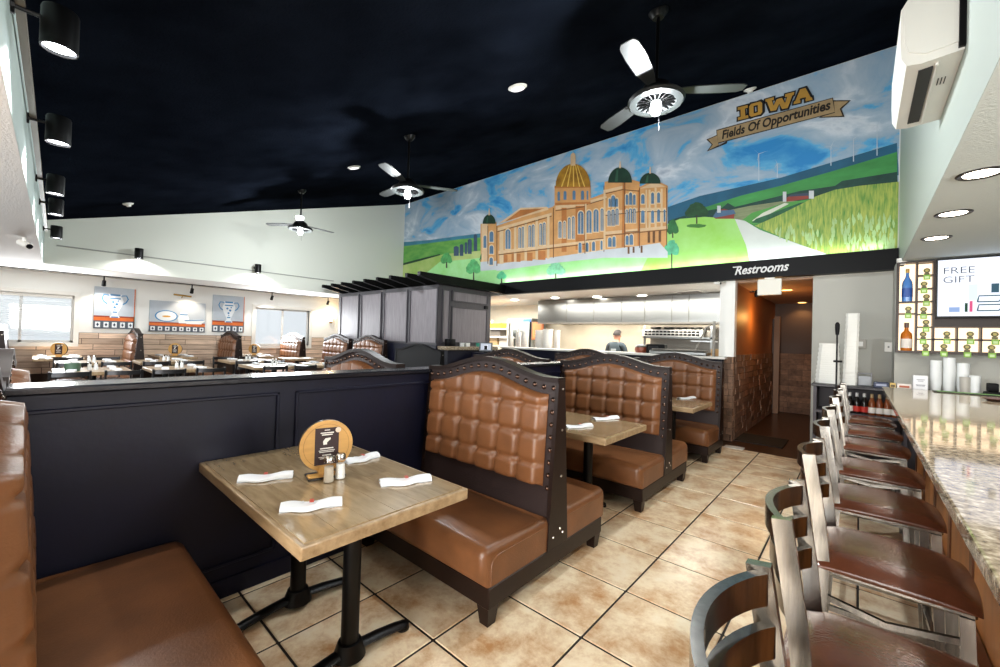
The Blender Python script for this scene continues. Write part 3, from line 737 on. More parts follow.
paint('painted_lawn', [[(640, 300), (664, 226), (680, 219), (705, 217), (735, 219), (742, 232), (754, 275)]], pm('lawn', '#8ecb4c', .14, 1.6, col2='#a6dc84'), 8)
paint('painted_path', [[(735, 219), (745, 221), (760, 230), (800, 245), (832, 255), (835, 275), (750, 275), (746, 245)]], pm('path', '#cdd3cf', .05), 9)
corn = pm('corn', '#b5bd58', .3, 14, (3, 1, .35), col2='#4f8a3a', detail=3)
paint('painted_cornfield', [[(755, 226), (780, 215), (800, 205), (815, 197), (835, 190), (860, 186), (899, 182), (902, 262), (830, 256), (790, 241)]], corn, 10)
cl = MB(); rr = random.Random(4)
for k in range(190):
    u = rr.uniform(772, 894); vt = rr.uniform(212, 248)
    if vt > 228+(u-772)*.22: continue
    if vt < 226-(u-772)*.16: continue
    h = rr.uniform(6, 13)
    cl.poly([clampz(MP(u+a, vt+b, .0135+k*.00002)) for a, b in ((-.5, h), (-1.6, h*.5), (.2+rr.uniform(-1.5, 1.5), 0), (1.2, h*.5), (.6, h))])
tag(cl.build('painted_corn_stalks', pm('corn_leaf', '#a9c98a', .2, 6), mural, fix=False), kind='stuff')
# left side of the mural
paint('painted_hill', [[(398, 252), (400, 243), (430, 240), (460, 236), (484, 233), (484, 250)]], pm('left_far_hill', '#3d7f96', .2, 3), 1)
paint('painted_hill', [[(398, 275), (400, 247), (430, 243), (462, 239), (486, 237), (488, 280)]], pm('left_hill', '#3f8f3d', .3, 2, (1, 1, 3), '#79b356'), 2)
paint('painted_treeline', [[(399, 264), (415, 260), (440, 254), (441, 256), (415, 263), (399, 267)]], pm('left_trees', '#173f28', .3), 3)
paint('painted_field', [[(396, 290), (399, 266), (420, 261), (445, 254), (470, 252), (486, 250), (500, 262), (510, 300)]], pm('left_field', '#93b85a', .2, 1.5, col2='#c3cf8a'), 4)
paint('painted_lawn', [[(400, 300), (440, 262), (480, 258), (500, 263), (560, 258), (610, 254), (668, 246), (690, 248), (700, 300)]], pm('front_lawn', '#93d67c', .12, 2, col2='#ace6a4'), 5)
for a, b, c, d in ((454, 459, 247, 256), (460, 463.6, 245, 256), (465, 467.4, 243, 254), (468, 472, 240, 254), (474, 477.4, 235, 251)):
    paint('painted_tower_block', [[(a, d), (a, c), ((a+b)/2, c-1), (b, c), (b, d)]], pm('skyline', '#3a5068', .2, 8), 6)
def blob(u, v, ru, rv, n=18, seed=0):
    q = random.Random(seed); return [(u+ru*(.82+.3*q.random())*math.cos(2*PI*k/n), v+rv*(.82+.3*q.random())*math.sin(2*PI*k/n)) for k in range(n)]
trees = [(447, 259, 6, 7, '#4fa05a', 268), (474, 268, 8, 9, '#58b06a', 281), (485, 258, 5, 9, '#2f7a48', 270), (502, 276, 5, 5, '#58c08a', 284), (556, 270, 10, 8, '#7fc59a', 282), (673, 228, 6, 9, '#2a6a3a', 238), (672, 249, 8, 10, '#57b58a', 270), (697, 211, 12, 9, '#1f4a2a', 224)]
for k, (u, v, ru, rv, c, vb) in enumerate(trees):
    t_ = paint('painted_tree', [[(u-.7, vb), (u-.5, v), (u+.5, v), (u+.7, vb)]], pm('trunk', '#3a3028', .1), 9.5)
    mb = MB()
    for j in range(5): mb.poly([clampz(MP(a, b, .0128+.0003*j)) for a, b in blob(u+(-.45, .45, 0, -.3, .3)[j]*ru, v+(.2, .15, -.45, -.1, -.15)[j]*rv, ru*.55, rv*.5, 14, k*7+j)])
    mb.build('painted_crown', pm('tree_%d' % k, c, .35, 10), t_, fix=False)
paint('painted_shadow', [blob(697, 226, 10, 2, 14, 3)], pm('tree_shadow', '#3f7a30', .2), 9.2)
# capitol building
TAN, TAN2, TANL, WIN, GOLD, GRN, PALE, BRN = (pm('tan_stone', '#d09a60', .16, 4), pm('orange_stone', '#b8743a', .2, 4), pm('light_stone', '#dcbc94', .14, 4), pm('window_blue', '#557896', .25, 8),
    pm('gold_dome', '#b98a2a', .3, 6, col2='#7a5218'), pm('green_dome', '#17382a', .3, 6), pm('white_base', '#c3c9cf', .08), pm('brown_shade', '#6b4526', .2, 5))
def R4(a, b, c, d, s=0): return [(a, d), (a, c), (b, c+s), (b, d+s)]
cap = paint('painted_capitol', [R4(481, 497, 224, 269, -2), [(497, 266), (497, 226), (553, 207), (556, 206), (556, 259)], [(554, 258), (552, 208), (556, 204), (586, 200), (588, 255)], [(585, 256), (585, 201), (608, 192), (608, 254)], [(604, 253), (605, 182), (625, 178), (640, 182), (640, 249)], [(637, 249), (638, 188), (655, 180), (668, 186), (667, 247)]], TAN, 11)
paint('stone_lights', [R4(482, 488, 224, 266), [(498.5, 224), (521, 208), (548, 207), (549, 210)], [(556, 206), (585, 202), (607, 196), (607, 199), (585, 206), (556, 210)], [(604, 212), (640, 208), (667, 208), (667, 211), (604, 215)], [(604, 232), (668, 226), (668, 229), (604, 235)], [(606, 190), (623, 186), (623, 189), (606, 193)], [(640, 189), (655, 182), (666, 187)], [(498, 228), (552, 213), (552, 215.5), (498, 231)], [(499, 251), (585, 241), (604, 238), (604, 240), (585, 243.5), (499, 254)], [(557, 196), (590, 195), (590, 198), (557, 199)]], TANL, 12, cap)
paint('stone_shade', [R4(576, 585, 206, 250), R4(562, 567, 208, 252), [(622, 247), (623, 182), (626, 181), (626, 247)], R4(638, 640, 190, 246), [(521, 210), (545, 208.5), (505, 222)], R4(628, 634, 233, 246), R4(500, 508, 255, 262), R4(512, 521, 254, 262), R4(525, 533, 253, 261), R4(538, 546, 251, 260)], TAN2, 12.4, cap)
paint('white_base', [[(497, 271), (497, 264), (556, 257), (604, 250), (640, 246), (660, 243), (668, 252), (668, 258), (604, 258), (556, 263)], R4(481, 497, 262, 271, -1)], PALE, 12.8, cap)
cols = [(500, 504, 228, 264), (514.5, 517, 225, 262), (525, 527.5, 222, 261), (536, 538.5, 219, 260), (547.5, 550, 215, 259), (649, 651, 190, 228), (655, 657, 188, 228), (661, 663, 189, 228), (646, 647.5, 190, 228), (585.5, 587, 204, 252), (604, 606, 190, 250)]
paint('columns', [R4(*c) for c in cols], pm('column_stone', '#d9bd95', .1), 13, cap)
def arch(a, b, c, d): m = (a+b)/2; r = (b-a)/2; return [(a, d), (a, c+r)]+[(m-r*math.cos(PI*k/6), c+r-r*math.sin(PI*k/6)*1.2) for k in range(1, 6)]+[(b, c+r), (b, d)]
wins = [(506, 511, 230, 249), (519, 521.5, 228, 248), (522.5, 524.5, 227, 248), (529, 531.5, 226, 247), (532.5, 535, 225, 247), (540, 542.5, 224, 245), (543.5, 546, 223, 245), (559, 562, 222, 238), (568.5, 571, 218, 239), (572.5, 575, 217, 239), (564, 566, 222, 238),
        (578.5, 584, 212, 234), (587, 592, 211, 233), (594, 599, 210, 232), (601, 604, 209, 231), (579, 582, 243, 253), (586, 589, 243, 252), (592.5, 595.5, 242, 251), (601, 603, 241, 250),
        (608, 611, 211, 226), (611.8, 615.5, 196, 207), (612, 615, 210, 226), (616, 619, 209, 225), (609, 611, 199, 207), (616, 618.5, 199, 207), (608.5, 612, 238, 247), (613, 616, 237, 247), (626, 628.5, 195, 205), (629.5, 632.5, 193, 205), (633.5, 636, 195, 205), (626, 628.5, 210, 223), (629.5, 632.5, 209, 223), (633.5, 636, 209, 223), (626, 629, 236, 245), (630, 633.5, 235, 245),
        (641.5, 645, 195, 204), (641.5, 645, 211, 223), (651.5, 654.5, 193, 204), (651.5, 654.5, 211, 223), (657.5, 660.5, 193, 203), (657.5, 660.5, 210, 222), (664, 666, 210, 222), (490, 494, 232, 242), (490, 494, 246, 254), (490, 493.5, 258, 265), (484, 487, 236, 248)]
SUR = pm('window_surround', '#e3cba6', .08)
for w in wins:
    paint('window_surround', [arch(w[0]-.7, w[1]+.7, w[2]-1, w[3]+.8)], SUR, 13.3, cap); paint('painted_window', [arch(*w)], WIN, 13.6, cap)
    if w[3]-w[2] > 12: paint('painted_mullion', [R4((w[0]+w[1])/2-.25, (w[0]+w[1])/2+.25, w[2]+1, w[3])], SUR, 13.9, cap)
paint('doors', [R4(628, 630, 247, 254), R4(633, 635, 247, 253), R4(641, 643, 246, 253), R4(648, 650.5, 231, 243), R4(653, 655.5, 231, 243), R4(659, 661.5, 231, 242)], BRN, 13.6, cap)
lines = [((498, 231.5), (552, 216)), ((499, 254.5), (585, 244)), ((585, 205), (607, 198.5)), ((604, 215.5), (640, 211.5)), ((640, 211.5), (667, 211.5)), ((604, 235.5), (668, 229.5)), ((606, 193.5), (623, 189.5)), ((623, 189.5), (640, 191)), ((556, 210.5), (585, 206.5)), ((586, 240), (604, 238)), ((625.5, 232), (640, 231))]
paint('cornice_shadow', [[(a[0], a[1]), (b[0], b[1]), (b[0], b[1]+.9), (a[0], a[1]+.9)] for a, b in lines], BRN, 13.2, cap)
paint('corner_shadow', [R4(a, a+.8, c, d) for a, c, d in ((497, 226, 266), (553.5, 208, 258), (585, 204, 254), (604, 186, 252), (624.5, 182, 248), (639.6, 188, 248), (666.6, 188, 246), (488, 226, 264))], BRN, 13.25, cap)
def dome(u, vb, ru, vt): return [(u-ru, vb)]+[(u-ru*math.cos(PI*k/14), vb-(vb-vt)*math.sin(PI*k/14)) for k in range(1, 14)]+[(u+ru, vb)]
drum = paint('drum', [R4(555, 591, 187, 205, -1)], TAN, 13, cap)
paint('drum_bands', [R4(555, 591, 186, 188.5, -.6), R4(555.5, 591, 203, 205.5, -1)], TAN2, 13.4, cap)
paint('drum_windows', [arch(558, 560.5, 192, 201), arch(564, 567, 191.5, 200), arch(573, 576, 191, 200), arch(581.5, 584.5, 191, 200), arch(587, 588.8, 191, 200)], WIN, 13.6, cap)
gd = paint('gold_dome', [dome(573.5, 187, 17.5, 164)], GOLD, 13.7, cap)
paint('dome_ribs', [[(573.5+a, 187), (573.5+a*.35, 165.5), (573.5+a*.35+.7, 165.5), (573.5+a+1.2, 187)] for a in (-12, -6, 0, 6, 11)], pm('dome_rib', '#e0b95a', .1), 14.1, cap)
paint('lantern', [R4(571, 576, 157, 166), dome(573.5, 157, 2.5, 153), [(573.2, 154), (573.5, 149), (573.8, 154)]], TANL, 14.1, cap)
for u, vb, ru, vt in ((620.5, 183, 12, 167.5), (650.5, 184, 10.5, 173), (489.7, 224, 6.5, 214.5)):
    paint('green_dome', [dome(u, vb, ru, vt)], GRN, 13.7, cap); paint('dome_light', [[(u-ru*.45, vb-1), (u-ru*.3, vt+3), (u-ru*.15, vt+2.6), (u-ru*.2, vb-1)]], pm('dome_sheen', '#2f5a44', .2), 14, cap); paint('finial', [[(u-.9, vt+1), (u-.4, vt-6), (u+.4, vt-6), (u+.9, vt+1)]], TANL, 14, cap)
# farm buildings, turbines
for a in ([(713, 217), (717, 211), (724, 209), (735, 212), (734, 219), (716, 219)],): paint('painted_barn', [a], pm('barn_red', '#8a3a30', .2), 11); paint('painted_barn_roof', [[(713, 217), (717, 211), (734, 210), (736, 214), (716, 218)]], pm('barn_roof', '#4a6a8a', .1), 11.5); paint('painted_silo', [R4(717.5, 721, 206, 213)], PALE, 11.8)
paint('painted_barn', [[(786, 202), (787, 198), (790, 196), (808, 194), (809, 199)]], pm('barn_red', '#8a3a30', .2), 11); paint('painted_barn_roof', [[(788, 197), (791, 195), (808, 193), (809, 196)]], pm('barn_roof2', '#3a4458', .1), 11.5)
paint('painted_silo', [R4(783, 786.5, 192, 202)], PALE, 11.8); paint('painted_silo', [R4(809, 814, 191, 199)], PALE, 11.8)
for u, vt, vb in ((759, 154, 181), (777.5, 164, 178), (831, 147, 166), (853.5, 139, 162), (877, 126, 156)):
    h = (vb-vt)*.38; b = []
    for k in range(3):
        a = PI/2+2*PI*k/3+u; b.append([(u-.3, vt), (u+h*math.cos(a), vt-h*math.sin(a)), (u+.3, vt+.4)])
    paint('painted_turbine', [[(u-.55, vb), (u-.3, vt), (u+.3, vt), (u+.55, vb)]]+b, pm('turbine_white', '#b9c6d2', .05), 11)
# banner and lettering
BAN, BANE = pm('banner', '#a58d68', .2, 7), pm('banner_edge', '#2a1f18', .05)
bn = paint('banner', [[(717.3, 131.2), (832.4, 99), (834.8, 112.6), (718.3, 143)]], BAN, 14)
paint('banner_outline', [[(716.6, 130.4), (833, 98.1), (835.6, 113.2), (717.6, 144.2)], [(706.6, 140), (718, 135), (719, 146), (728, 141), (727, 144), (707, 152), (712, 145)], [(833, 101), (851, 100.8), (841.5, 109.5), (844.5, 117.5), (818.5, 118.5), (827, 113)]], BANE, 13.4, bn)
paint('banner_tails', [[(708.5, 140), (717.5, 136), (718.4, 145), (724, 143), (709, 150.5), (713.2, 145)], [(834, 102), (848.5, 101.8), (839.8, 109.3), (842.6, 116.4), (821, 117.4), (835, 113.4)]], BAN, 13.8, bn)
p0, p1 = Vector(MP(722, 139.6)), Vector(MP(830, 109.8)); ang = math.atan2(p1.z-p0.z, p1.x-p0.x); blen = (p1-p0).length
tm = text_mesh('Fields Of Opportunities', 1, 'banner_lettering', pm('lettering_dark', '#14100c', .02), Matrix.Identity(4), bn, shear=.12, offset=.03)
xs = [v.co.x for v in tm.data.vertices]; wd = max(xs)-min(xs); sc_ = blen/wd
vv = at_y(722, 139.6, YM); hgt = (Vector(MP(722, 132))-Vector(MP(722, 141))).length
tm.data.transform(wall_text_matrix(p0.x, YM-.022, p0.z, ang) @ Matrix.Diagonal((sc_, hgt/.78, 1, 1)))
IOWA = {'I': [[(0, 0), (1, 0), (1, .22), (.72, .22), (.72, .78), (1, .78), (1, 1), (0, 1), (0, .78), (.28, .78), (.28, .22), (0, .22)]],
        'O': [[(.15, 0), (.5, 0), (.5, .22), (.34, .22), (.34, .78), (.5, .78), (.5, 1), (.15, 1), (0, .85), (0, .15)], [(.85, 0), (1, .15), (1, .85), (.85, 1), (.5, 1), (.5, .78), (.66, .78), (.66, .22), (.5, .22), (.5, 0)]],
        'W': [[(.16, 0), (.38, 0), (.5, .42), (.62, 0), (.84, 0), (.95, .8), (1, .8), (1, 1), (.7, 1), (.7, .8), (.77, .8), (.72, .38), (.59, .8), (.41, .8), (.28, .38), (.23, .8), (.3, .8), (.3, 1), (0, 1), (0, .8), (.05, .8)]],
        'A': [[(0, 0), (.36, 0), (.36, .2), (.31, .2), (.34, .32), (.66, .32), (.69, .2), (.64, .2), (.64, 0), (1, 0), (1, .2), (.94, .2), (.72, 1), (.28, 1), (.06, .2), (0, .2)]]}
quads = {'I': ((738.2, 121), (748.6, 118.5), (748, 105.5), (738, 108)), 'O': ((749.6, 118), (762.6, 114.5), (762.4, 101.5), (749.4, 105)), 'W': ((767, 112.5), (792, 108), (794.5, 92.5), (765.5, 100)), 'A': ((793.6, 105), (812.8, 100.5), (809, 87.5), (797, 91))}
def letter(nm, grow, layer, m, parent):
    q = [Vector(MP(*p)) for p in quads[nm]]; c = sum(q, Vector())/4
    mb = MB()
    for pl in IOWA[nm]:
        pts = []
        for a, b in pl:
            p = q[0]*(1-a)*(1-b)+q[1]*a*(1-b)+q[2]*a*b+q[3]*(1-a)*b; pts.append(p)
        if grow:
            n = len(pts); out = []
            for i in range(n):
                e1 = (pts[i]-pts[i-1]).normalized(); e2 = (pts[(i+1) % n]-pts[i]).normalized()
                nn = Vector((e1.z, 0, -e1.x))+Vector((e2.z, 0, -e2.x)); out.append(pts[i]+nn*grow)
            pts = out
        mb.poly([(p.x, YM-.002-layer*.0012, p.z) for p in pts])
    return mb.build('letter', m, parent, fix=False)
for nm in 'IOWA':
    l_ = letter(nm, 0, 15, pm('letter_gold', '#b58a3a', .12, 6), bn); l_['label'] = 'gold slab letter '+nm; letter(nm, .018, 14.4, pm('letter_outline', '#0f1118', .02), l_).name = 'letter_outline'
# Restrooms lettering on the header
sg = thing('restrooms_lettering', 'white slanted lettering Restrooms on the black header', 'sign')
tm = text_mesh('Restrooms', 1, 'lettering', mat('lettering_white', '#d5d5d5', .5), Matrix.Identity(4), sg, shear=.35, offset=.02, ext=.01)
xs = [v.co.x for v in tm.data.vertices]; sc_ = .66/(max(xs)-min(xs))
tm.data.transform(wall_text_matrix(-1.41, 6.817, 2.49, math.radians(1.0)) @ Matrix.Diagonal((sc_, .175, .2, 1)))
B(-1.43, -1.36, 6.815, 6.82, 2.595, 2.61).build('flourish', mat('lettering_white', '#d5d5d5', .5), sg)

# ------------------------------------------------------------------ ceiling fans
FANB = mat('fan_blade_grey', '#2c2e2e', .45, spec=.25); FANW = mat('fan_white_trim', '#1c1e1e', .4, spec=.25)
BULB = emis('cool_bulb', '#f4fbff', 14)
def make_fan(label, x, y, rz):
    zc = ceil_z(y); t = thing('ceiling_fan', label, 'ceiling fan', (x, y, 0), rz, 'black ceiling fans with round lights')
    zm = 3.42
    MB().lathe([(.001, zc+.03), (.075, zc+.03), (.075, zc-.01), (.04, zc-.06), (.001, zc-.06)], n=18).build('canopy', BLKMET, t, True)
    MB().cyl((0, 0, zm+.06), (0, 0, zc-.03), .014, n=10).build('downrod', BLKMET, t, True)
    MB().lathe([(.001, zm+.10), (.04, zm+.10), (.10, zm+.06), (.125, zm+.02), (.125, zm-.02), (.001, zm-.02)], n=24).build('motor_housing', BLKMET, t, True)
    MB().lathe([(.11, zm-.02), (.20, zm-.035), (.215, zm-.055), (.20, zm-.075), (.15, zm-.08), (.15, zm-.07), (.11, zm-.04)], n=32).build('light_ring', FANW, t, True)
    fin = MB()
    for k in range(20):
        a = 2*PI*k/20; fin.sweep([(.05*math.cos(a), .05*math.sin(a), zm-.06), (.145*math.cos(a), .145*math.sin(a), zm-.06)], .006, .03)
    tag(fin.build('ring_fins', BLKMET, t), kind='stuff')
    MB().lathe([(.001, zm-.06), (.035, zm-.065), (.045, zm-.12), (.032, zm-.16), (.001, zm-.17)], n=18).build('bulb', BULB, t, True)
    MB().cyl((.03, .02, zm-.15), (.03, .02, zm-.28), .002, n=5).build('pull_chain', BLKMET, t)
    for k in range(3):
        a = 2*PI*k/3; ca, sa = math.cos(a), math.sin(a)
        pl = []
        for r, w in ((.11, .03), (.2, .045), (.3, .06), (.5, .068), (.62, .062), (.66, .04)): pl.append((r, w))
        top = [(r, w) for r, w in pl]+[(r, -w) for r, w in reversed(pl)]
        mb = MB(); vs = []
        for dz in (0, .008):
            for r, w in top: vs.append((ca*r-sa*w, sa*r+ca*w, zm+.02+dz+.12*w))
        n = len(top); mb.add(vs, [tuple(range(n-1, -1, -1)), tuple(range(n, 2*n))]+[(i, (i+1) % n, n+(i+1) % n, n+i) for i in range(n)])
        mb.build('blade', FANB, t)
    point_light('fan_lamp', (x, y, zm-.24), 105, (.93, .98, 1), .05)
    return t
make_fan('black ceiling fan with bright light, nearest, left of the IOWA lettering', -1.24, 3.2, .6)
make_fan('middle ceiling fan with bright light at left end of mural', -4.51, 3.2, 1.0)
make_fan('farthest ceiling fan with bright light in front of pale wall', -7.81, 3.2, -.42)

# other ceiling fixtures on the black slope
SL = math.atan(.302)
for k, (u, v, r, lb, nm, cat) in enumerate(((517.5, 87, .10, 'white recessed disc light in black ceiling above the capitol', 'recessed_light', 'ceiling light'), (354, 167, .10, 'small white recessed disc light in black ceiling near middle fan', 'recessed_light', 'ceiling light'),
                          (128, 203.5, .07, 'white smoke detector on black ceiling above dining room', 'smoke_detector', 'smoke detector'), (750, 89, .08, 'white detector at the ceiling edge above IOWA lettering', 'smoke_detector', 'smoke detector'))):
    d = ray(u, v); tt = (3.12-CAM_H)/(d.z-.302*d.y); p = Vector((d.x*tt, d.y*tt, CAM_H+d.z*tt))
    t = thing(nm, lb, cat, p); t.rotation_euler = (SL, 0, 0)
    MB().lathe([(.001, -.02), (r*.8, -.02), (r, -.008), (r, .004), (.001, .004)], n=24).build('ring' if k < 2 else 'body', PLASTW, t, True)
    if k < 2: MB().lathe([(.001, -.024), (r*.72, -.024), (r*.72, -.019), (.001, -.019)], n=24).build('lens', emis('disc_lens', '#ffffff', 1.2), t)
    else: MB().lathe([(.001, -.05), (r*.4, -.048), (r*.55, -.02), (.001, -.02)], n=18).build('sensor', PLASTW, t, True)

# cylinder spotlights on the fascias
def make_cyl_light(label, loc, wall_dir, arm, power, group, s=1., ang=105, tilt=.28):
    t = thing('cylinder_spotlight', label, 'spotlight', loc, 0, group); wd_ = Vector(wall_dir)
    MB().lathe([(.001, .10*s), (.058*s, .10*s), (.062*s, .09*s), (.062*s, -.08*s), (.056*s, -.08*s), (.056*s, -.06*s), (.001, -.06*s)], n=24).build('housing', BLKMET, t, True)
    MB().lathe([(.001, -.068*s), (.054*s, -.068*s), (.054*s, -.06*s), (.001, -.06*s)], n=24).build('lens', emis('spot_lens', '#f4f8ff', 9), t)
    a, b = wd_*(.06*s), wd_*arm
    MB().cyl(a+Vector((0, 0, .04)), b+Vector((0, 0, .04)), .010, n=8).build('arm', BLKMET, t)
    MB().cyl(b+wd_*-.012+Vector((0, 0, .04)), b+Vector((0, 0, .04)), .035, n=14).build('wall_plate', BLKMET, t)
    spot_light('spot_lamp', Vector(loc)+Vector((0, 0, -.09*s)), wd_*tilt+Vector((0, 0, -1)), power, ang, .35, (1, .98, .95), .03)
FL = ['large black cylinder spotlight at top left corner', 'second black cylinder spotlight down the left fascia', 'third black cylinder spotlight on the left fascia', 'fourth black cylinder spotlight on the left fascia', 'farthest black cylinder spotlight on left fascia beside pale wall']
for k, (u, v) in enumerate(((60, 33), (58.5, 132), (55.5, 186), (56, 208), (56.5, 233))):
    p = at_z(u, v, 2.78); yw = -.173-.0243*(p.x-.0)  # fascia line
    make_cyl_light(FL[k], p, (0, -1, 0), p.y-yw, 46, 'black cylinder spotlights on the left fascia', 1., 120, .0)
for k, (u, v) in enumerate(((139, 254), (258, 269))):
    p = at_x(u, v, -9.73); make_cyl_light(['black cylinder spotlight at left of the pale upper wall', 'black cylinder spotlight at middle of the pale upper wall'][k], p, (-1, 0, 0), .17, 18, 'black cylinder spotlights on the pale wall', 1., 150, .35)
for k, (u, v) in enumerate(((104, 283), (192, 290), (272, 297), (328, 301.5))):
    p = at_z(u, v, 2.36); p.x = -11.1; p = at_x(u, v, -11.1)
    t = thing('track_head', ['small black track spotlight above left vase picture', 'small black track spotlight above dish picture', 'small black track spotlight above the far window', 'small black track spotlight beside the wall sconce'][k], 'spotlight', (p.x, p.y, 2.32), 0, 'small track spotlights in dining room')
    MB().cyl((-.03, 0, -.07), (.03, 0, .02), .035, .03, n=12).build('head', BLKMET, t, True); MB().cyl((0, 0, .0), (0, 0, .11), .012, n=8).build('stem', BLKMET, t)
    spot_light('track_lamp', (p.x-.04, p.y, 2.24), (-.45, 0, -1), 16, 100, .6, (1, .82, .6) if k in (1, 3) else (1, .95, .88), .03)
tr = B(-11.12, -11.08, -.6, 5.9, 2.425, 2.44).build('light_track', BLKMET); tag(tr, 'thin black light track on the low dining room ceiling', 'light track')
rl = B(-9.9, -9.88, .2, 4.9, 2.745, 2.765).build('conduit', mat('grey_conduit', '#8f928c', .5)); tag(rl, 'thin grey conduit along the pale upper wall', 'conduit')
rl = MB().sweep([(-9.0, -.173+.0243*9.0+.03, 2.84), (.2, -.155, 2.84)], .03, .03).build('conduit', mat('tan_conduit', '#8a7f72', .5)); tag(rl, 'tan conduit pipe along the left fascia', 'conduit')

# ------------------------------------------------------------------ air conditioner and bar soffit lights
ac = thing('air_conditioner', 'white wall air conditioner high on the right wall', 'air conditioner', (0, 0, 0))
mb = MB().prism([(.338, 2.82), (.20, 2.81), (.15, 2.82), (.132, 2.86), (.128, 2.95), (.128, 3.10), (.15, 3.14), (.338, 3.14)], 2.74, 3.5, 'xz'); mb.build('body', mat('ac_white', '#d8d6d0', .35), ac)
MB().prism([(.331, 2.86), (.215, 2.85), (.155, 2.88), (.14, 2.95), (.142, 3.09), (.17, 3.12), (.331, 3.12)], 2.732, 2.742, 'xz').build('end_cap', mat('ac_white', '#d8d6d0', .35), ac)
B(.195, .245, 2.80, 3.42, 2.804, 2.816).build('air_outlet', mat('ac_dark', '#121212', .5), ac)
RB(.25, .262, 2.78, 3.45, 2.802, 2.818, .003, 1).build('louver', mat('ac_white', '#d8d6d0', .35), ac)
B(.318, .342, 2.72, 3.3, 2.83, 3.2).build('mounting_plate', BLACK, ac)
for k in range(3): B(.275+.012*k, .279+.012*k, 2.95, 3.02, 2.8125, 2.8145).build('rating_print', mat('ac_dark', '#121212', .5), ac)
for k, y in enumerate((1.6, 3.43, 4.32, 5.18)):
    t = thing('bar_downlight', 'round recessed downlight in the bar soffit, %s' % ('over the near end of the bar', 'largest of the row at right edge', 'middle of the row', 'farthest, beside the lit bottle shelf')[k], 'ceiling light', (.49, y, LOWZ), 0, 'recessed bar downlights')
    MB().lathe([(.07, -.004), (.09, -.010), (.098, -.004), (.098, .002), (.07, .002)], n=24).build('trim_ring', mat('dark_ring', '#3a3836', .4, metal=.6), t, True)
    MB().lathe([(.001, -.004), (.07, -.004), (.07, .002), (.001, .002)], n=24).build('lens', emis('downlight_lens', '#fff3e0', 14), t)
    spot_light('bar_lamp', (.49, y, LOWZ-.02), (-.2, 0, -1), 38, 135, .6, (1, .93, .84), .06)

# ------------------------------------------------------------------ backlit bottle shelf and screen
YB = 6.5
SHW = mat('dark_shelf_wood', '#2a1710', .45, var=.2, vscale=8); LIT = emis('warm_backlight', '#ffdfb8', 1.5)
sh = thing('bottle_shelf', 'dark wooden backlit shelf with lit cells round the screen', 'shelf', (0, 0, 0))
B(.305, 2.0, YB-.016, YB-.002, 1.42, 2.43).build('back_board', SHW, sh)
def bars(*q):
    for a, b, c, d in q: B(a, b, YB-.13, YB-.016, c, d).build('shelf_board', SHW, sh)
bars((.305, 2.0, 2.415, 2.43), (.305, 2.0, 1.42, 1.445), (.305, .325, 1.445, 2.415), (.455, .472, 1.445, 2.415), (.585, .602, 1.445, 2.415), (.602, 2.0, 1.705, 1.72), (.472, 2.0, 1.567, 1.58), (.325, .455, 1.975, 1.99), (.325, .455, 1.845, 1.86))
cells = [(.325, .455, 1.99, 2.415), (.325, .455, 1.86, 1.975), (.325, .455, 1.445, 1.845)]
zz = [1.445, 1.573, 1.705, 1.845, 1.985, 2.125, 2.27, 2.415]
for a, b in zip(zz, zz[1:]): cells.append((.472, .585, a+.006, b-.006))
for z in zz[2:-1]: bars((.472, .585, z-.007, z+.007))
xs = [.602+.165*k for k in range(9)]
for k, x in enumerate(xs[:-1]):
    for z in (1.451, 1.586): cells.append((x+.006, x+.159, z, z+.115))
    bars((x+.159, x+.171, 1.445, 1.705))
for a, b, c, d in cells: B(a, b, YB-.022, YB-.016, c, d).build('lit_panel', LIT, sh)
GRT = mat('green_tag', '#7fae3a', .5); BADGE = mat('olive_badge', '#5c5a2a', .4)
kk = 0
for k, (a, b, c, d) in enumerate(cells):
    if d-c > .2: continue
    cx, cz = (a+b)/2+(.012 if k % 2 else -.008), (c+d)/2; seen = a < 1.15
    if not seen: continue
    ordn = ('first', 'second', 'third', 'fourth', 'fifth', 'sixth', 'seventh', 'eighth')
    if b < .46: place, pos = 'the small cell between the two bottles', 'beside the bottles'
    elif b < .6: place, pos = 'the column left of the screen, %s cell from bottom' % ordn[k-3], 'column left of the screen'
    else: place, pos = 'the %s row under the screen, %s from left' % ('lower' if (k-10) % 2 == 0 else 'upper', ordn[(k-10)//2]), 'rows under the screen'
    t = thing('badge', 'oval olive badge in '+place, 'badge', (cx, YB-.08, c), 0, 'oval badges in the lit cells, '+pos)
    MB().lathe([(.001, -.006), (.024, -.006), (.027, 0), (.024, .006), (.001, .006)], (0, 0, .05), 18, 'y').build('plate', BADGE, t, True)
    MB().lathe([(.001, -.009), (.014, -.009), (.014, -.006), (.001, -.006)], (0, 0, .05), 14, 'y').build('centre', mat('badge_gold', '#b9a85a', .4), t)
    B(-.02, .02, -.012, .012, 0, .024).build('stand', BADGE, t)
    g = thing('shelf_tag', 'green tag at '+place, 'tag', (cx-.004, YB-.136, c-.012), 0, 'green tags on shelf boards, '+pos)
    B(-.026, .026, -.002, .002, -.045, .008).build('card', GRT, g); B(-.016, .016, -.0035, -.002, -.034, -.008).build('print', mat('pale_green', '#c4dca0', .5), g)
def bottle(name, label, cat, loc, prof, m, labm, lab, capm, cap, group=None, n=16):
    t = thing(name, label, cat, loc, 0, group)
    MB().lathe(prof, n=n).build('glass', m, t, True)
    if lab: MB().lathe([(lab[0], lab[1]), (lab[0]+.0008, lab[1]), (lab[0]+.0008, lab[2]), (lab[0], lab[2])], n=n).build('paper_label', labm, t, True)
    MB().lathe([(.001, cap[1]), (cap[0], cap[1]), (cap[0], cap[2]), (.001, cap[2])], n=12).build('cap', capm, t, True)
    return t
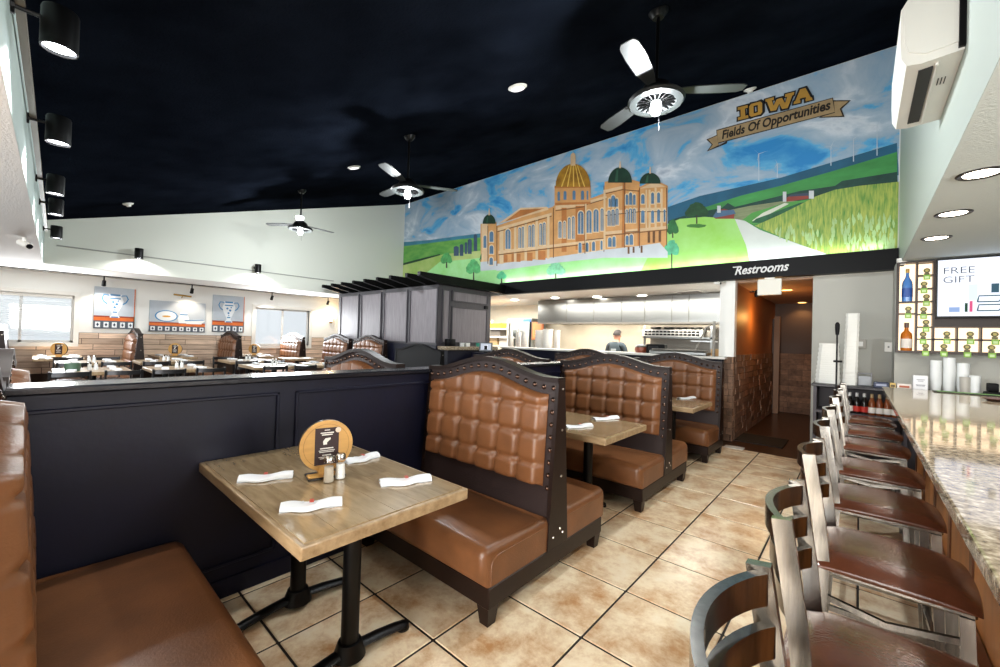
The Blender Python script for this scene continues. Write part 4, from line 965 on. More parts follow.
bottle('liquor_bottle', 'tall blue liquor bottle in top left lit cell', 'bottle', (.39, YB-.085, 1.99), [(.001, 0), (.042, 0), (.044, .02), (.044, .18), (.04, .22), (.018, .27), (.014, .30), (.014, .345), (.001, .345)], mat('blue_glass', '#4f7fc0', .12), mat('label_blue', '#2a4f9a', .5), (.0445, .05, .15), mat('gold_cap', '#b08a4a', .35, metal=.6), (.016, .32, .365))
bottle('liquor_bottle', 'amber whiskey bottle with pale label in bottom left lit cell', 'bottle', (.39, YB-.085, 1.445), [(.001, 0), (.046, 0), (.048, .015), (.048, .16), (.044, .19), (.02, .22), (.016, .25), (.016, .28), (.001, .28)], mat('amber_glass', '#b5651d', .12), mat('label_cream', '#d8d0c8', .5), (.0485, .03, .13), mat('brown_cap', '#4a2f22', .4), (.02, .255, .31))
tv = thing('television', 'wall screen showing a FREE GIFT advert above the bar', 'television', (0, 0, 0))
X0, X1, Z0, Z1, YT = .60, 1.70, 1.80, 2.42, 6.30
RB(X0, X1, YT, YT+.05, Z0, Z1, .006, 1).build('casing', mat('tv_black', '#16181c', .35), tv)
B(X0+.5, X0+.62, YT+.05, YB-.018, 2.0, 2.2).build('wall_mount', BLACK, tv)
scr = B(X0+.013, X1-.013, YT-.003, YT, Z0+.018, Z1-.013).build('screen', emis('screen_white', '#e8eefc', 1.05), tv)
def em(n, c): return emis('screen_'+n, c, 1.0)
B(X0+.23, X0+.29, YT-.0045, YT-.003, 1.98, 2.14).build('picture', em('pale_green', '#d5ece4'), scr); B(X0+.095, X0+.17, YT-.0045, YT-.003, 1.86, 1.91).build('picture', em('blue', '#8fa6cf'), scr)
B(X0+.205, X0+.225, YT-.0045, YT-.003, 1.86, 1.95).build('picture', em('dark_green', '#2f4a3a'), scr); B(X0+.237, X0+.258, YT-.0045, YT-.003, 1.86, 1.97).build('picture', em('pink', '#d05a80'), scr)
for z in (1.87, 1.96): MB().sweep([(X0+.29, YT-.004, z), (X0+.30, YT-.004, z+.06), (X0+.46, YT-.004, z+.06), (X0+.43, YT-.004, z), (X0+.29, YT-.004, z)], .012, .002, up=(0, 1, 0)).build('picture', em('slate', '#3f5a68'), scr)
B(X0+.38, X0+.43, YT-.0045, YT-.003, 2.05, 2.14).build('picture', em('slate', '#3f5a68'), scr); B(X0+.45, X0+.48, YT-.0045, YT-.003, 2.02, 2.12).build('picture', em('violet', '#4a50b0'), scr)
for s_, zz_ in (('FREE', 2.26), ('GIFT', 2.165)):
    o = text_mesh(s_, 1, 'lettering', em('grey', '#3a3f48'), Matrix.Identity(4), scr, offset=-.012, ext=.0)
    xx = [v.co.x for v in o.data.vertices]; o.data.transform(wall_text_matrix(X0+.045, YT-.0045, zz_) @ Matrix.Diagonal((.215/(max(xx)-min(xx)), .098, 1, 1)))

# ------------------------------------------------------------------ low back counter, takeout boxes, bottles
FOAM = mat('white_foam', '#cfcfca', .6)
cab = thing('back_counter', 'dark open back counter under the white foam boxes', 'cabinet', (0, 0, 0))
RB(-.42, 1.9, 6.02, 6.485, 1.0, 1.03, .005, 1).build('worktop', mat('dark_counter', '#1c1a20', .4), cab)
DG = mat('grey_cabinet_inner', '#4a464c', .6)
B(-.40, -.37, 6.04, 6.48, 0, 1.0).build('side_panel', DG, cab); B(.36, .39, 6.04, 6.48, 0, 1.0).build('side_panel', DG, cab); B(-.37, .36, 6.45, 6.48, 0, 1.0).build('back_panel', DG, cab)
B(-.37, .36, 6.04, 6.45, .70, .725).build('shelf', DG, cab); B(-.37, .36, 6.04, 6.45, .36, .385).build('shelf', DG, cab); B(.40, 1.9, 6.1, 6.48, 0, 1.0).build('lower_cabinet', DG, cab)
bp = [(.001, 0), (.03, 0), (.031, .01), (.031, .12), (.026, .15), (.014, .19), (.013, .225), (.001, .225)]
for k in range(9):
    dark = k < 5; x = -.20+.062*k
    bottle('beer_bottle', ('dark beer bottle with white neck foil, %s from the left' if dark else 'amber beer bottle with pale label, %s from left of the whole row') % ('first', 'second', 'third', 'fourth', 'fifth', 'sixth', 'seventh', 'eighth', 'ninth')[k], 'bottle', (x, 6.10, .725), bp,
           mat('dark_beer_glass', '#120c0a', .12) if dark else mat('brown_beer_glass', '#6a3414', .12), mat('label_red', '#a8281e', .5) if k in (3, 4) else mat('label_white', '#d5d2cc', .5), (.0316, .025, .085), mat('foil_white', '#c8c8c8', .4) if dark else mat('foil_gold', '#a8906a', .4), (.0145, .19, .232), 'dark beer bottles' if dark else 'amber beer bottles', 12)
def clam(bx, w, d, n, x, y, z, label, tilt=0):
    # a stack of nested foam containers: every box is its own thing
    pass
def foam_box(label, x0, x1, y0, y1, z0, z1, group):
    t = thing('foam_container', label, 'container', ((x0+x1)/2, (y0+y1)/2, z0), 0, group); w, d, h = (x1-x0)/2, (y1-y0)/2, z1-z0; c = min(w, d)*.3
    def oc(w, d): return [(-w+c, -d), (w-c, -d), (w, -d+c), (w, d-c), (w-c, d), (-w+c, d), (-w, d-c), (-w, -d+c)]
    MB().prism(oc(w*.96, d*.96), 0, h*.5, 'xy').build('base', FOAM, t); MB().prism(oc(w, d), h*.52, h, 'xy').build('lid', FOAM, t)
fz = [1.03+.0525*k for k in range(10)]
for k in range(9): foam_box('white foam container in the wide leaning stack, level %s from the counter' % ('one', 'two', 'three', 'four', 'five', 'six', 'seven', 'eight', 'nine')[k], -.40+.004*k, -.165-.002*k, 6.2, 6.44, fz[k], fz[k+1]-.001, 'wide stack of foam containers')
for k in range(14): foam_box('white foam container in the tall narrow stack, level %s from the counter' % ('one', 'two', 'three', 'four', 'five', 'six', 'seven', 'eight', 'nine', 'ten', 'eleven', 'twelve', 'thirteen', 'fourteen')[k], -.145+.0015*k, -.015+.001*k, 6.2, 6.34, 1.03+.059*k, 1.03+.059*(k+1)-.001, 'tall narrow stack of foam containers')
t = thing('wire_basket', 'small grey wire basket beside the tall foam stack', 'basket', (.05, 6.25, 1.03))
wb_ = MB()
for z in (.01, .14): wb_.sweep([(-.055, -.05, z), (.055, -.05, z), (.055, .05, z), (-.055, .05, z)], .006, .006, closed=True)
for x in (-.055, .055):
    for y in (-.05, .05): wb_.sweep([(x, y, 0), (x, y, .15)], .007, .007, up=(1, 0, 0))
wb_.build('wire_frame', mat('grey_wire', '#4a4c50', .35, metal=.6), t); B(-.05, .05, -.045, .045, .01, .11).build('contents', mat('grey_paper', '#8f9296', .6), t)
for k, (xa, xb, c, lb) in enumerate(((.12, .245, '#26304a', 'dark blue printed box on the back counter'), (.25, .30, '#c8a860', 'small yellow starred box on the back counter'), (.305, .42, '#d9d0c8', 'white printed box on the back counter'))):
    t = thing('carton', lb, 'carton', ((xa+xb)/2, 6.16, 1.03), 0, 'printed cartons on back counter'); w = (xb-xa)/2-.002
    RB(-w, w, -.05, .05, 0, .06, .003, 1).build('body', mat('carton_%d' % k, c, .5), t); B(-w*.7, w*.7, -.0515, -.05, .02, .042).build('print', mat('carton_print_%d' % k, ('#8f94a8', '#4a3a20', '#a85a40')[k], .5), t)
t = thing('switch_plate', 'beige switch plate on grey wall beside the tall foam stack', 'switch', at_y(861, 344, 6.99)); RB(-.05, .05, -.01, .008, -.06, .06, .004, 1).build('plate', mat('plate_beige', '#a8a298', .5), t); RB(-.03, .02, -.016, -.01, -.03, .03, .003, 1).build('rocker', PLASTW, t)
t = thing('switch_plate', 'white switch plate on grey wall near the bottle shelf', 'switch', at_y(888.5, 347, 6.99)); RB(-.037, .037, -.008, .008, -.06, .06, .004, 1).build('plate', PLASTW, t); B(-.008, .008, -.014, -.008, -.012, .012).build('toggle', mat('grey_toggle', '#8a8a86', .5), t)
# microphone stand in front of boxes
mp = at_y(837.5, 322, 6.0)
t = thing('microphone_stand', 'thin black microphone stand before the foam boxes', 'microphone stand', (mp.x, 6.0, 0))
MB().cyl((0, 0, .02), (0, 0, 1.62), .009, n=10).build('pole', BLKMET, t, True); MB().lathe([(.001, 0), (.12, 0), (.12, .02), (.001, .03)], n=20).build('base', BLKMET, t, True)
MB().lathe([(.001, 1.60), (.016, 1.60), (.022, 1.68), (.022, 1.72), (.012, 1.74), (.001, 1.745)], n=14).build('microphone', BLACK, t, True); MB().cyl((-.03, 0, 1.30), (.05, 0, 1.30), .012, n=8).build('clamp', BLKMET, t)
# cups, menus and mat on the bar end
CUP = mat('frosted_cup', '#d5d8d8', .35)
for k, (u, n, r, lb) in enumerate(((935.5, 15, .042, 'left stack of frosted plastic cups'), (949, 17, .044, 'middle taller stack of frosted plastic cups'), (963, 14, .046, 'right stack of frosted plastic cups'))):
    p = at_z(u, 389, 1.03); t = thing('cup_stack', lb+' on the back counter', 'cups', (p.x*6.2/p.y, 6.2, 1.03), 0, 'stacked plastic cups')
    z = 0
    for j in range(n): MB().lathe([(r*.8, z), (r, z+.09), (r*1.04, z+.09), (r*1.04, z+.086), (r*.84, z)], n=16).build('cup', CUP, t, True); z += .0165
for k, (u, h, lb) in enumerate(((965, .17, 'short steel tumbler in front of the cup stacks'), (975, .19, 'taller pale tumbler right of the cup stacks'))):
    p = at_y(u, 391, 6.08); o = MB().lathe([(.001, 0), (.035, 0), (.04, h), (.037, h), (.033, .006), (.001, .006)], n=18).build('tumbler', CUP if k else mat('tumbler_grey', '#a8a49c', .3), None, True); o.location = (p.x, 6.08, 1.03); tag(o, lb, 'cup', 'tumblers at the bar end')
p = at_y(920, 387, 6.1); t = thing('leaflet_holder', 'clear holder of white printed leaflets left of the cups', 'leaflets', (p.x, 6.1, 1.03), .1)
RB(-.055, .055, -.02, .02, 0, .16, .003, 1).build('leaflets', mat('leaflet_paper', '#dcdde0', .5), t)
for z, w in ((.115, .03), (.10, .02), (.06, .035), (.05, .03)): B(-w, w, -.022, -.02, z, z+.006).build('print', mat('print_grey', '#8a8a92', .5), t)
t = thing('bar_mat', 'green and black rubber bar mat on granite counter end', 'bar mat', at_z(975, 394.5, 1.071), .02)
RB(-.26, .35, -.06, .06, 0, .008, .003, 1).build('border', mat('mat_black', '#1a1f18', .6), t); B(-.24, .33, -.045, .045, .008, .010).build('field', mat('mat_green', '#5f8a4a', .6, var=.4, vscale=20), t)
t = thing('ashtray_plate', 'shallow brown plate on the granite near the right edge', 'plate', at_z(1000, 401.5, 1.071)); MB().lathe([(.001, 0), (.06, 0), (.10, .02), (.095, .022), (.055, .006), (.001, .006)], n=24).build('dish', mat('plate_brown', '#4a2a1c', .3), t, True)
t = thing('card_reader', 'black card terminal behind the bar mat at right edge', 'card terminal', at_y(992, 389, 6.0)); t.location.z = 1.03; RB(-.05, .06, -.05, .05, 0, .05, .01, 2).build('base', BLACK, t, True); RB(-.03, .04, -.03, .05, .05, .13, .01, 2).build('head', BLACK, t, True)
t = thing('dome_camera', 'small white dome camera at the bar soffit corner', 'security camera', at_y(902, 263, 6.42)); MB().lathe([(.001, .05), (.045, .05), (.045, .01), (.03, -.02), (.001, -.035)], n=18).build('shell', PLASTW, t, True); MB().lathe([(.001, -.04), (.018, -.034), (.022, -.022), (.001, -.022)], n=14).build('lens', BLACK, t, True)
t = thing('blank_sign', 'blank white hanging sign box at the restroom passage', 'sign', at_y(769.5, 287, 6.86)); RB(-.145, .145, -.02, .02, -.115, .115, .008, 1).build('box', mat('sign_white', '#d8d4c8', .4), t); B(-.06, .06, -.012, .012, .115, .135).build('bracket', PLASTW, t)
for u, v, y, lb in ((718, 283, 6.9, 'small white bullet camera under header by the passage'),):
    t = thing('bullet_camera', lb, 'security camera', at_y(u, v, y)); MB().cyl((-.05, 0, .0), (.04, -.02, -.01), .022, n=14).build('body', PLASTW, t, True); MB().cyl((0, .0, .02), (0, .0, .06), .012, n=8).build('bracket', PLASTW, t); MB().cyl((.04, -.02, -.01), (.045, -.021, -.0105), .018, n=12).build('lens', BLACK, t)
pc = at_z(24, 241, 2.40)
t = thing('bullet_camera', 'white bullet camera hanging from low ceiling at far left', 'security camera', (pc.x, pc.y, 2.39)); MB().cyl((.06, .04, -.05), (-.05, -.03, .0), .035, n=14).build('body', PLASTW, t, True); MB().cyl((0, 0, 0), (0, 0, .05), .018, n=8).build('bracket', PLASTW, t); MB().cyl((.062, .042, -.051), (.072, .048, -.056), .028, n=12).build('lens', BLACK, t)
t = thing('door_mat', 'black rubber mat on wood floor at the passage entrance', 'mat', (-1.08, 7.35, -.004)); RB(-.40, .28, -.28, .42, 0, .012, .004, 1).build('rubber', mat('rubber_black', '#0c0c0e', .7), t)
t = thing('floor_paper', 'white paper sheet on the floor beside the last booth', 'paper', at_z(734, 447.5, .001)); B(-.12, .12, -.09, .09, 0, .004).build('sheet', PLASTW, t)

# ------------------------------------------------------------------ kitchen
SS = mat('stainless_steel', '#8f908e', .3, metal=1, bump=.2, bscale=9, stretch=(1, 1, .3)); SSD = mat('dull_steel', '#77736c', .45, metal=.8)
hood = thing('kitchen_hood', 'long stainless steel exhaust hood over the cooking line', 'exhaust hood', (0, 0, 0))
YH = 9.1; xa, xb = at_y(538, 310, YH).x, -1.70; zb_, zt_ = 1.90, 2.5
B(xa, xb, YH, YH+1.1, zb_, zt_).build('canopy', SSD, hood)
us = [538, 567, 594, 622, 645, 672, 689, 727]
for a, b in zip(us, us[1:]):
    x0, x1 = at_y(a, 310, YH).x, min(at_y(b, 310, YH).x, xb); B(x0+.008, x1-.008, YH-.012, YH, zb_+.01, zt_-.01).build('panel', SS, hood)
B(xa, xb, YH-.03, YH+.02, zb_-.03, zb_+.01).build('drip_rail', SSD, hood)
for k, (u, v) in enumerate(((515, 300), (555, 298), (597, 297), (642, 296), (702, 295))):
    p = at_z(u, v, 2.51); t = thing('kitchen_downlight', 'round kitchen ceiling light, number %s from the left' % ('one', 'two', 'three', 'four', 'five')[k], 'ceiling light', p, 0, 'round kitchen ceiling lights')
    MB().lathe([(.001, -.01), (.09, -.01), (.1, .01), (.001, .01)], n=18).build('lens', emis('kitchen_lens', '#fff8ea', 12), t)
vt = thing('ceiling_vent', 'grey square vent in the kitchen ceiling', 'vent', at_z(690, 292, 2.515)); B(-.25, .25, -.2, .2, -.01, .01).build('frame', PLASTW, vt)
for k in range(5): B(-.2, .2, -.16+.07*k, -.12+.07*k, -.018, -.01).build('slat', mat('vent_grey', '#8a8680', .5), vt)
for x in (-5.6, -4.2, -2.7): area_light('hood_fill_lamp', (x, 9.5, 1.86), (0, .35, -1), .9, .2, 12, (1, .9, .75))  # added fill lamps without fixtures, brightening the wall under the hood
# cooking line: shelf with pans, rail, dark ovens
cook = thing('cooking_range', 'stainless cooking range with overshelf below the hood', 'range', (0, 0, 0)); yc = 9.55
xA, xB_ = at_y(641, 340, yc).x, at_y(712, 340, yc).x
B(xA-.1, xB_+.1, yc, yc+.65, .1, 1.05).build('body', SSD, cook); B(xA, xB_, yc+.1, yc+.5, 1.56, 1.60).build('overshelf', SS, cook); B(xA, xB_, yc+.58, yc+.62, 1.05, 1.84).build('back_splash', SSD, cook)
for x in (xA+.02, xB_-.06): B(x, x+.04, yc+.1, yc+.14, 1.05, 1.85).build('upright', SS, cook)
rail = B(xA, xB_-.2, yc+.05, yc+.12, 1.60, 1.76).build('perforated_rail', mat('rail_steel', '#c9c7c2', .35, metal=.5), cook)
for r in range(2):
    for k in range(14):
        x = xA+.1+(xB_-xA-.4)*k/13; B(x-.035, x+.035, yc+.04, yc+.05, 1.625+.065*r, 1.665+.065*r).build('slot', BLACK, rail)
for k in range(6):
    x = xA+.25+.3*k; o = thing('steel_pan', 'stainless pan on the range overshelf, number %s from the left' % ('one', 'two', 'three', 'four', 'five', 'six')[k], 'pan', (x, yc+.28, 1.60), 0, 'pans on the overshelf')
    MB().lathe([(.001, .16), (.09, .16), (.12, .22), (.115, .225), (.08, .165), (.001, .165)], n=16).build('bowl', SS, o, True); MB().sweep([(.1, 0, .21), (.145, -.02, .22)], .02, .01).build('handle', SSD, o); B(-.06, .06, -.06, .06, 0, .16).build('pan_below', SSD, o)
def onpass(name, label, cat, u, v0, y, mk, group=None):
    p = at_y(u, v0, y); t = thing(name, label, cat, (p.x, y, 1.265), 0, group); mk(t); return t
onpass('toaster_oven', 'small black oven on the pass counter', 'oven', 656, 350, 7.2, lambda t: (RB(-.16, .16, -.05, .1, 0, .16, .01, 1).build('body', BLACK, t), B(-.12, .06, -.055, -.05, .03, .13).build('glass_door', mat('oven_glass', '#1a1a1e', .1), t)))
onpass('brown_crock', 'brown crock with steel lid on the pass counter', 'crock', 641.5, 350, 7.25, lambda t: (MB().lathe([(.001, 0), (.10, 0), (.12, .05), (.11, .10), (.001, .10)], n=16).build('pot', mat('crock_brown', '#7a3a22', .35), t, True), MB().lathe([(.001, .10), (.11, .10), (.1, .13), (.001, .15)], n=16).build('lid', SS, t, True)))
onpass('steel_tray', 'grey steel tray lying on the pass counter', 'tray', 679, 353, 7.05, lambda t: (RB(-.45, .45, -.12, .14, 0, .06, .012, 1).build('pan', SS, t), RB(-.42, .42, -.10, .12, .06, .085, .01, 1).build('lid', SSD, t)))
onpass('cardboard_box', 'small tan box at the right end of pass counter', 'box', 719, 354, 7.24, lambda t: (B(-.1, .1, -.08, .08, 0, .11).build('carton', mat('cardboard', '#b08a5a', .7), t), B(-.1, .1, -.02, .02, .11, .113).build('tape', mat('tape_tan', '#c8a878', .4), t)))
onpass('wire_shelf', 'steel wall shelf bracket at right end of kitchen', 'shelf', 713, 335, 7.02, lambda t: (B(-.3, .02, -.1, .2, .22, .24).build('board', SS, t), MB().sweep([(-.25, 0, .1), (-.1, 0, .45), (.02, 0, .5)], .02, .02).build('bracket', SSD, t), B(.0, .03, -.02, .02, .0, .55).build('post', SSD, t)))
# left half of the kitchen
WST = mat('white_stack', '#e6e4de', .5)
pc2 = RB(-6.6, -3.9, 7.75, 8.35, 1.10, 1.15, .006, 1).build('prep_counter', mat('brown_prep_top', '#7a5230', .4)); tag(pc2, 'long brown-edged prep counter at left of kitchen', 'counter')
tag(B(-6.5, -4.0, 7.85, 8.3, 0, 1.10).build('prep_cabinet', SSD), 'steel cabinet under the brown prep counter', 'cabinet')
for k, (u0, u1, vt, vb, y, lb) in enumerate(((509, 512, 323, 349, 8.0, 'thin tall stack of white cups left of prep counter'), (516.5, 521, 332, 349, 8.1, 'short white stack on the prep counter'), (522, 527.5, 331, 349, 8.0, 'white stack of lids on the prep counter'),
        (536, 543, 330, 350, 7.95, 'wide white container stack left of the middle'), (543.5, 552, 329, 350, 7.9, 'wide grey-white container stack in the middle'), (555, 559.5, 330, 350, 8.0, 'white container stack at right of prep counter'))):
    p0, p1 = at_y(u0, vt, y), at_y(u1, vb, y); t = thing('container_stack', lb, 'containers', ((p0.x+p1.x)/2, y, 1.15), 0, 'white stacks on the prep counter'); r = (p1.x-p0.x)/2; H_ = p0.z-1.15; n = max(3, int(H_/.06))
    for j in range(n): MB().lathe([(.001, H_*j/n), (r*.9, H_*j/n), (r, H_*(j+.85)/n), (r*1.03, H_*(j+.97)/n), (.001, H_*(j+.97)/n)], n=16).build('container', WST, t, True)
fr = thing('refrigerator', 'grey steel refrigerator door in the left of kitchen', 'refrigerator', (0, 0, 0)); pa, pb = at_y(510, 310, 9.4), at_y(531, 350, 9.4)
RB(pa.x, pb.x, 9.4, 10.1, -.004, 2.05, .01, 1).build('body', mat('fridge_grey', '#8f9492', .4, metal=.3), fr); B(pa.x+.03, pb.x-.03, 9.385, 9.4, .2, 1.98).build('door', mat('fridge_door', '#9aa09e', .35, metal=.3), fr); B(pb.x-.05, pb.x-.01, 9.36, 9.385, .9, 1.95).build('handle', BLACK, fr); B(pb.x-.3, pb.x-.02, 9.38, 9.385, 1.95, 2.02).build('badge', mat('badge_blue', '#3a6ac0', .4), fr)
op = thing('menu_board', 'orange-brown board leaning on kitchen wall', 'board', (0, 0, 0)); pa, pb = at_y(532, 322, 9.3), at_y(543, 340, 9.3); RB(pa.x, pb.x, 9.3, 9.34, pb.z, pa.z, .008, 1).build('board', mat('orange_board', '#b5683a', .5), op); B(pa.x+.05, pb.x-.05, 9.29, 9.3, pb.z+.05, pa.z-.05).build('face', mat('orange_face', '#c07a4a', .5), op)
for u0, u1, v0, v1, c, nm, lb in ((486, 500, 323, 328, '#d08a2a', 'storage_bin', 'orange bin on the left kitchen shelf'), (490, 500, 328, 336, '#6f6860', 'storage_bin', 'grey bin below the orange bin on kitchen shelf'), (486, 497, 337, 345, '#c8a878', 'storage_bin', 'tan tub on the left kitchen shelf'), (499, 507, 336, 347, '#d8d0c4', 'storage_bin', 'cream tub right of the tan tub on kitchen shelf')):
    y = 8.9; pa, pb = at_y(u0, v0, y), at_y(u1, v1, y); t = thing(nm, lb, 'bin', ((pa.x+pb.x)/2, y, pb.z), 0, 'bins on the left kitchen shelf'); w = (pb.x-pa.x)/2; h = pa.z-pb.z
    RB(-w, w, 0, .3, 0, h*.85, .01, 1).build('tub', mat('bin_'+c[1:], c, .5), t); RB(-w*1.03, w*1.03, -.01, .31, h*.85, h, .01, 1).build('lid', mat('binlid_'+c[1:], c, .45), t)
ks = thing('kitchen_shelving', 'white shelving unit holding the bins', 'shelf', (0, 0, 0)); pa, pb = at_y(483, 322, 8.9), at_y(509, 349, 8.9)
for v in (328.3, 336.8, 346.8): z = at_y(495, v, 8.9).z; B(pa.x, pb.x, 8.85, 9.3, z-.03, z-.005).build('board', WST, ks)
for x in (pa.x, pb.x-.04): B(x, x+.04, 8.85, 8.89, 0, 2.0).build('upright', WST, ks); B(x, x+.04, 9.26, 9.3, 0, 2.0).build('upright', WST, ks)
# tablet terminal at the station end
p = at_x(485.5, 354, -5.45); tb = thing('tablet_terminal', 'tilted tablet order terminal near the station ledge', 'tablet', (p.x, p.y, 1.18), math.radians(38))
for o in (RB(-.13, .13, -.012, .012, 0, .19, .008, 1).build('housing', mat('tablet_grey', '#4a4c50', .4), tb), B(-.10, .10, -.014, -.012, .03, .165).build('screen', emis('tablet_screen', '#b9c0cc', .9), tb), B(-.035, .035, -.0155, -.014, .06, .13).build('screen_logo', emis('tablet_logo', '#f4f4ff', 1.4), tb)): o.rotation_euler = (math.radians(-22), 0, 0)
B(-.03, .03, .0, .10, -.02, .12).build('stand', BLACK, tb)
pd = thing('pos_stand', 'dark pedestal cabinet under the tablet terminal', 'cabinet', (p.x, p.y, 0)); RB(-.2, .25, -.2, .35, 0, 1.16, .01, 1).build('body', NAVY, pd); B(-.16, .2, -.206, -.2, .1, 1.05).build('door', NAVY, pd)

# ------------------------------------------------------------------ cook at the kitchen line, seen from behind
def make_person():
    pz = at_y(616.5, 330, 8.45); px, py = pz.x, 8.45; sc = (pz.z)/1.74
    t = thing('person', 'cook in grey t-shirt seen from behind at the kitchen line', 'person', (px, py, 0), 0)
    J = {'pel': (0, 0, .96), 'wst': (0, -.01, 1.08), 'chs': (0, -.015, 1.27), 'shc': (0, 0, 1.42), 'nk': (0, .01, 1.50), 'hd': (0, .04, 1.58), 'hd2': (0, .045, 1.67),
         'shL': (-.17, 0, 1.40), 'elL': (-.25, .04, 1.14), 'wrL': (-.20, .24, 1.06), 'haL': (-.17, .32, 1.06), 'shR': (.17, 0, 1.40), 'elR': (.25, .04, 1.14), 'wrR': (.22, .25, 1.06), 'haR': (.19, .33, 1.06),
         'hpL': (-.10, 0, .90), 'knL': (-.11, .02, .50), 'anL': (-.11, -.02, .09), 'toL': (-.12, .14, .035), 'hpR': (.10, 0, .90), 'knR': (.11, .02, .50), 'anR': (.11, -.02, .09), 'toR': (.12, .14, .035)}
    rad = {'pel': .15, 'wst': .145, 'chs': .17, 'shc': .10, 'nk': .058, 'hd': .085, 'hd2': .078, 'shL': .075, 'elL': .05, 'wrL': .034, 'haL': .035, 'hpL': .095, 'knL': .06, 'anL': .042, 'toL': .035}
    for k in list(rad):
        if k.endswith('L'): rad[k[:-1]+'R'] = rad[k]
    E_ = [('pel', 'wst'), ('wst', 'chs'), ('chs', 'shc'), ('shc', 'nk'), ('nk', 'hd'), ('hd', 'hd2'), ('shc', 'shL'), ('shL', 'elL'), ('elL', 'wrL'), ('wrL', 'haL'), ('shc', 'shR'), ('shR', 'elR'), ('elR', 'wrR'), ('wrR', 'haR'),
          ('pel', 'hpL'), ('hpL', 'knL'), ('knL', 'anL'), ('anL', 'toL'), ('pel', 'hpR'), ('hpR', 'knR'), ('knR', 'anR'), ('anR', 'toR')]
    ks_ = list(J); me = bpy.data.meshes.new('body'); vs = [Vector(J[k])*sc for k in ks_]; es = [(ks_.index(a), ks_.index(b)) for a, b in E_]; rr_ = [rad[k]*sc for k in ks_]
    for s in ('L', 'R'):      # four fingers and a thumb from each hand
        h = ks_.index('ha'+s); base = vs[h]; sg_ = -1 if s == 'L' else 1
        for f_, (dx, ln) in enumerate(((-.03, .07), (-.01, .08), (.01, .075), (.03, .06))):
            vs.append(base+Vector((dx, .05, 0))*sc); rr_.append(.0095*sc); es.append((h, len(vs)-1))
            vs.append(base+Vector((dx, .05+ln*.6, -.02))*sc); rr_.append(.008*sc); es.append((len(vs)-2, len(vs)-1))
        vs.append(base+Vector((-sg_*.045, .01, 0))*sc); rr_.append(.010*sc); es.append((h, len(vs)-1))
        vs.append(base+Vector((-sg_*.055, .05, -.01))*sc); rr_.append(.008*sc); es.append((len(vs)-2, len(vs)-1))
    me.from_pydata(vs, es, [])
    tmp = bpy.data.objects.new('body_tmp', me); link(tmp)
    sk = tmp.modifiers.new('skin', 'SKIN'); sv = me.skin_vertices[0].data
    for i, r in enumerate(rr_): sv[i].radius = (r, r*(.72 if ks_[i] in ('pel', 'wst', 'chs', 'shc') else 1) if i < len(ks_) else r)
    sv[0].use_root = True
    sb = tmp.modifiers.new('sub', 'SUBSURF'); sb.levels = 2; sb.render_levels = 2
    bpy.context.view_layer.update()
    m2 = bpy.data.meshes.new_from_object(tmp.evaluated_get(bpy.context.evaluated_depsgraph_get())); bpy.data.objects.remove(tmp)
    skin, shirt, pants, hair = mat('skin_tone', '#a8745a', .5), mat('grey_shirt', '#3c474c', .8, bump=.2, bscale=30), mat('dark_trousers', '#1c1e24', .8), mat('dark_hair', '#2a211c', .7)
    m2.materials.clear()
    for k in (skin, shirt, pants): m2.materials.append(k)
    for p in m2.polygons:
        c = p.center/sc; p.use_smooth = True
        arm = abs(c.x) > .16 and c.z < 1.24 and c.z > .98 and (abs(c.x) > .19 or c.y > .12)
        p.material_index = 2 if c.z < .98 else (0 if (c.z > 1.475 or arm) else 1)
    o = bpy.data.objects.new('body', m2); link(o); o.parent = t
    hb = MB(); cz_ = 1.655*sc
    hb.grid(lambda a, b: ((.088*math.cos(2*PI*a)*math.cos(b*PI/2))*sc, (.04+.098*math.sin(2*PI*a)*math.cos(b*PI/2))*sc-(.01 if math.sin(2*PI*a) < 0 else -.0)*sc, cz_+(.092*math.sin(b*PI/2)-.035*(1-b)*(1 if math.sin(2*PI*a) < .2 else -.8))*sc), 24, 8)
    hb.build('hair', hair, t, True, fix=False)
    for s in (-1, 1): MB().lathe([(.001, -.008), (.016, -.006), (.02, .004), (.001, .01)], (s*.085*sc, .045*sc, 1.60*sc), 10, 'x').build('ear', skin, t, True)
    MB().lathe([(.001, .0), (.012, .004), (.006, .02)], (0, .13*sc, 1.59*sc), 8, 'y').build('nose', skin, t, True)
    RB(-.06*sc, .06*sc, -.135*sc, -.127*sc, 1.25*sc, 1.32*sc, .003, 1).build('shirt_print', mat('shirt_logo', '#a8b4b8', .7), t)
make_person()

# ------------------------------------------------------------------ dining room beyond the half wall
DT = 'dining tables set with napkins'
def make_dtable(label, loc, lx, ly, group):
    t = thing('dining_table', label, 'table', loc, 0, group)
    RB(-lx/2, lx/2, -ly/2, ly/2, .715, .76, .006, 1).build('tabletop', TEDGE, t)
    MB().cyl((0, 0, .04), (0, 0, .715), .04, n=12).build('column', BLKMET, t, True)
    mb = MB()
    for a in range(4): mb.sweep([(0, 0, .05), (.28*math.cos(a*PI/2), .28*math.sin(a*PI/2), .02)], .06, .03)
    mb.build('base', BLKMET, t); return t
rows = [(-7.55, .52, .8, .72, 'front-row left dining table'), (-7.5, 1.42, .8, .72, 'front-row second dining table'), (-9.25, .62, .8, .8, 'middle-row left dining table'), (-9.2, 1.55, .8, .8, 'middle-row second dining table'),
        (-8.9, 2.75, .8, .8, 'middle-row third dining table'), (-7.5, 2.72, .8, .85, 'front-row third dining table'), (-7.5, 3.7, .8, .8, 'front-row rightmost dining table')]
NDIN = 'napkins on the dining tables'; CHG = 'steel dining chairs with brown seats'
SHG = 'shakers on the dining tables'
chair0 = None; num = ['first', 'second', 'third', 'fourth', 'fifth', 'sixth', 'seventh']
nap0 = shk0 = None
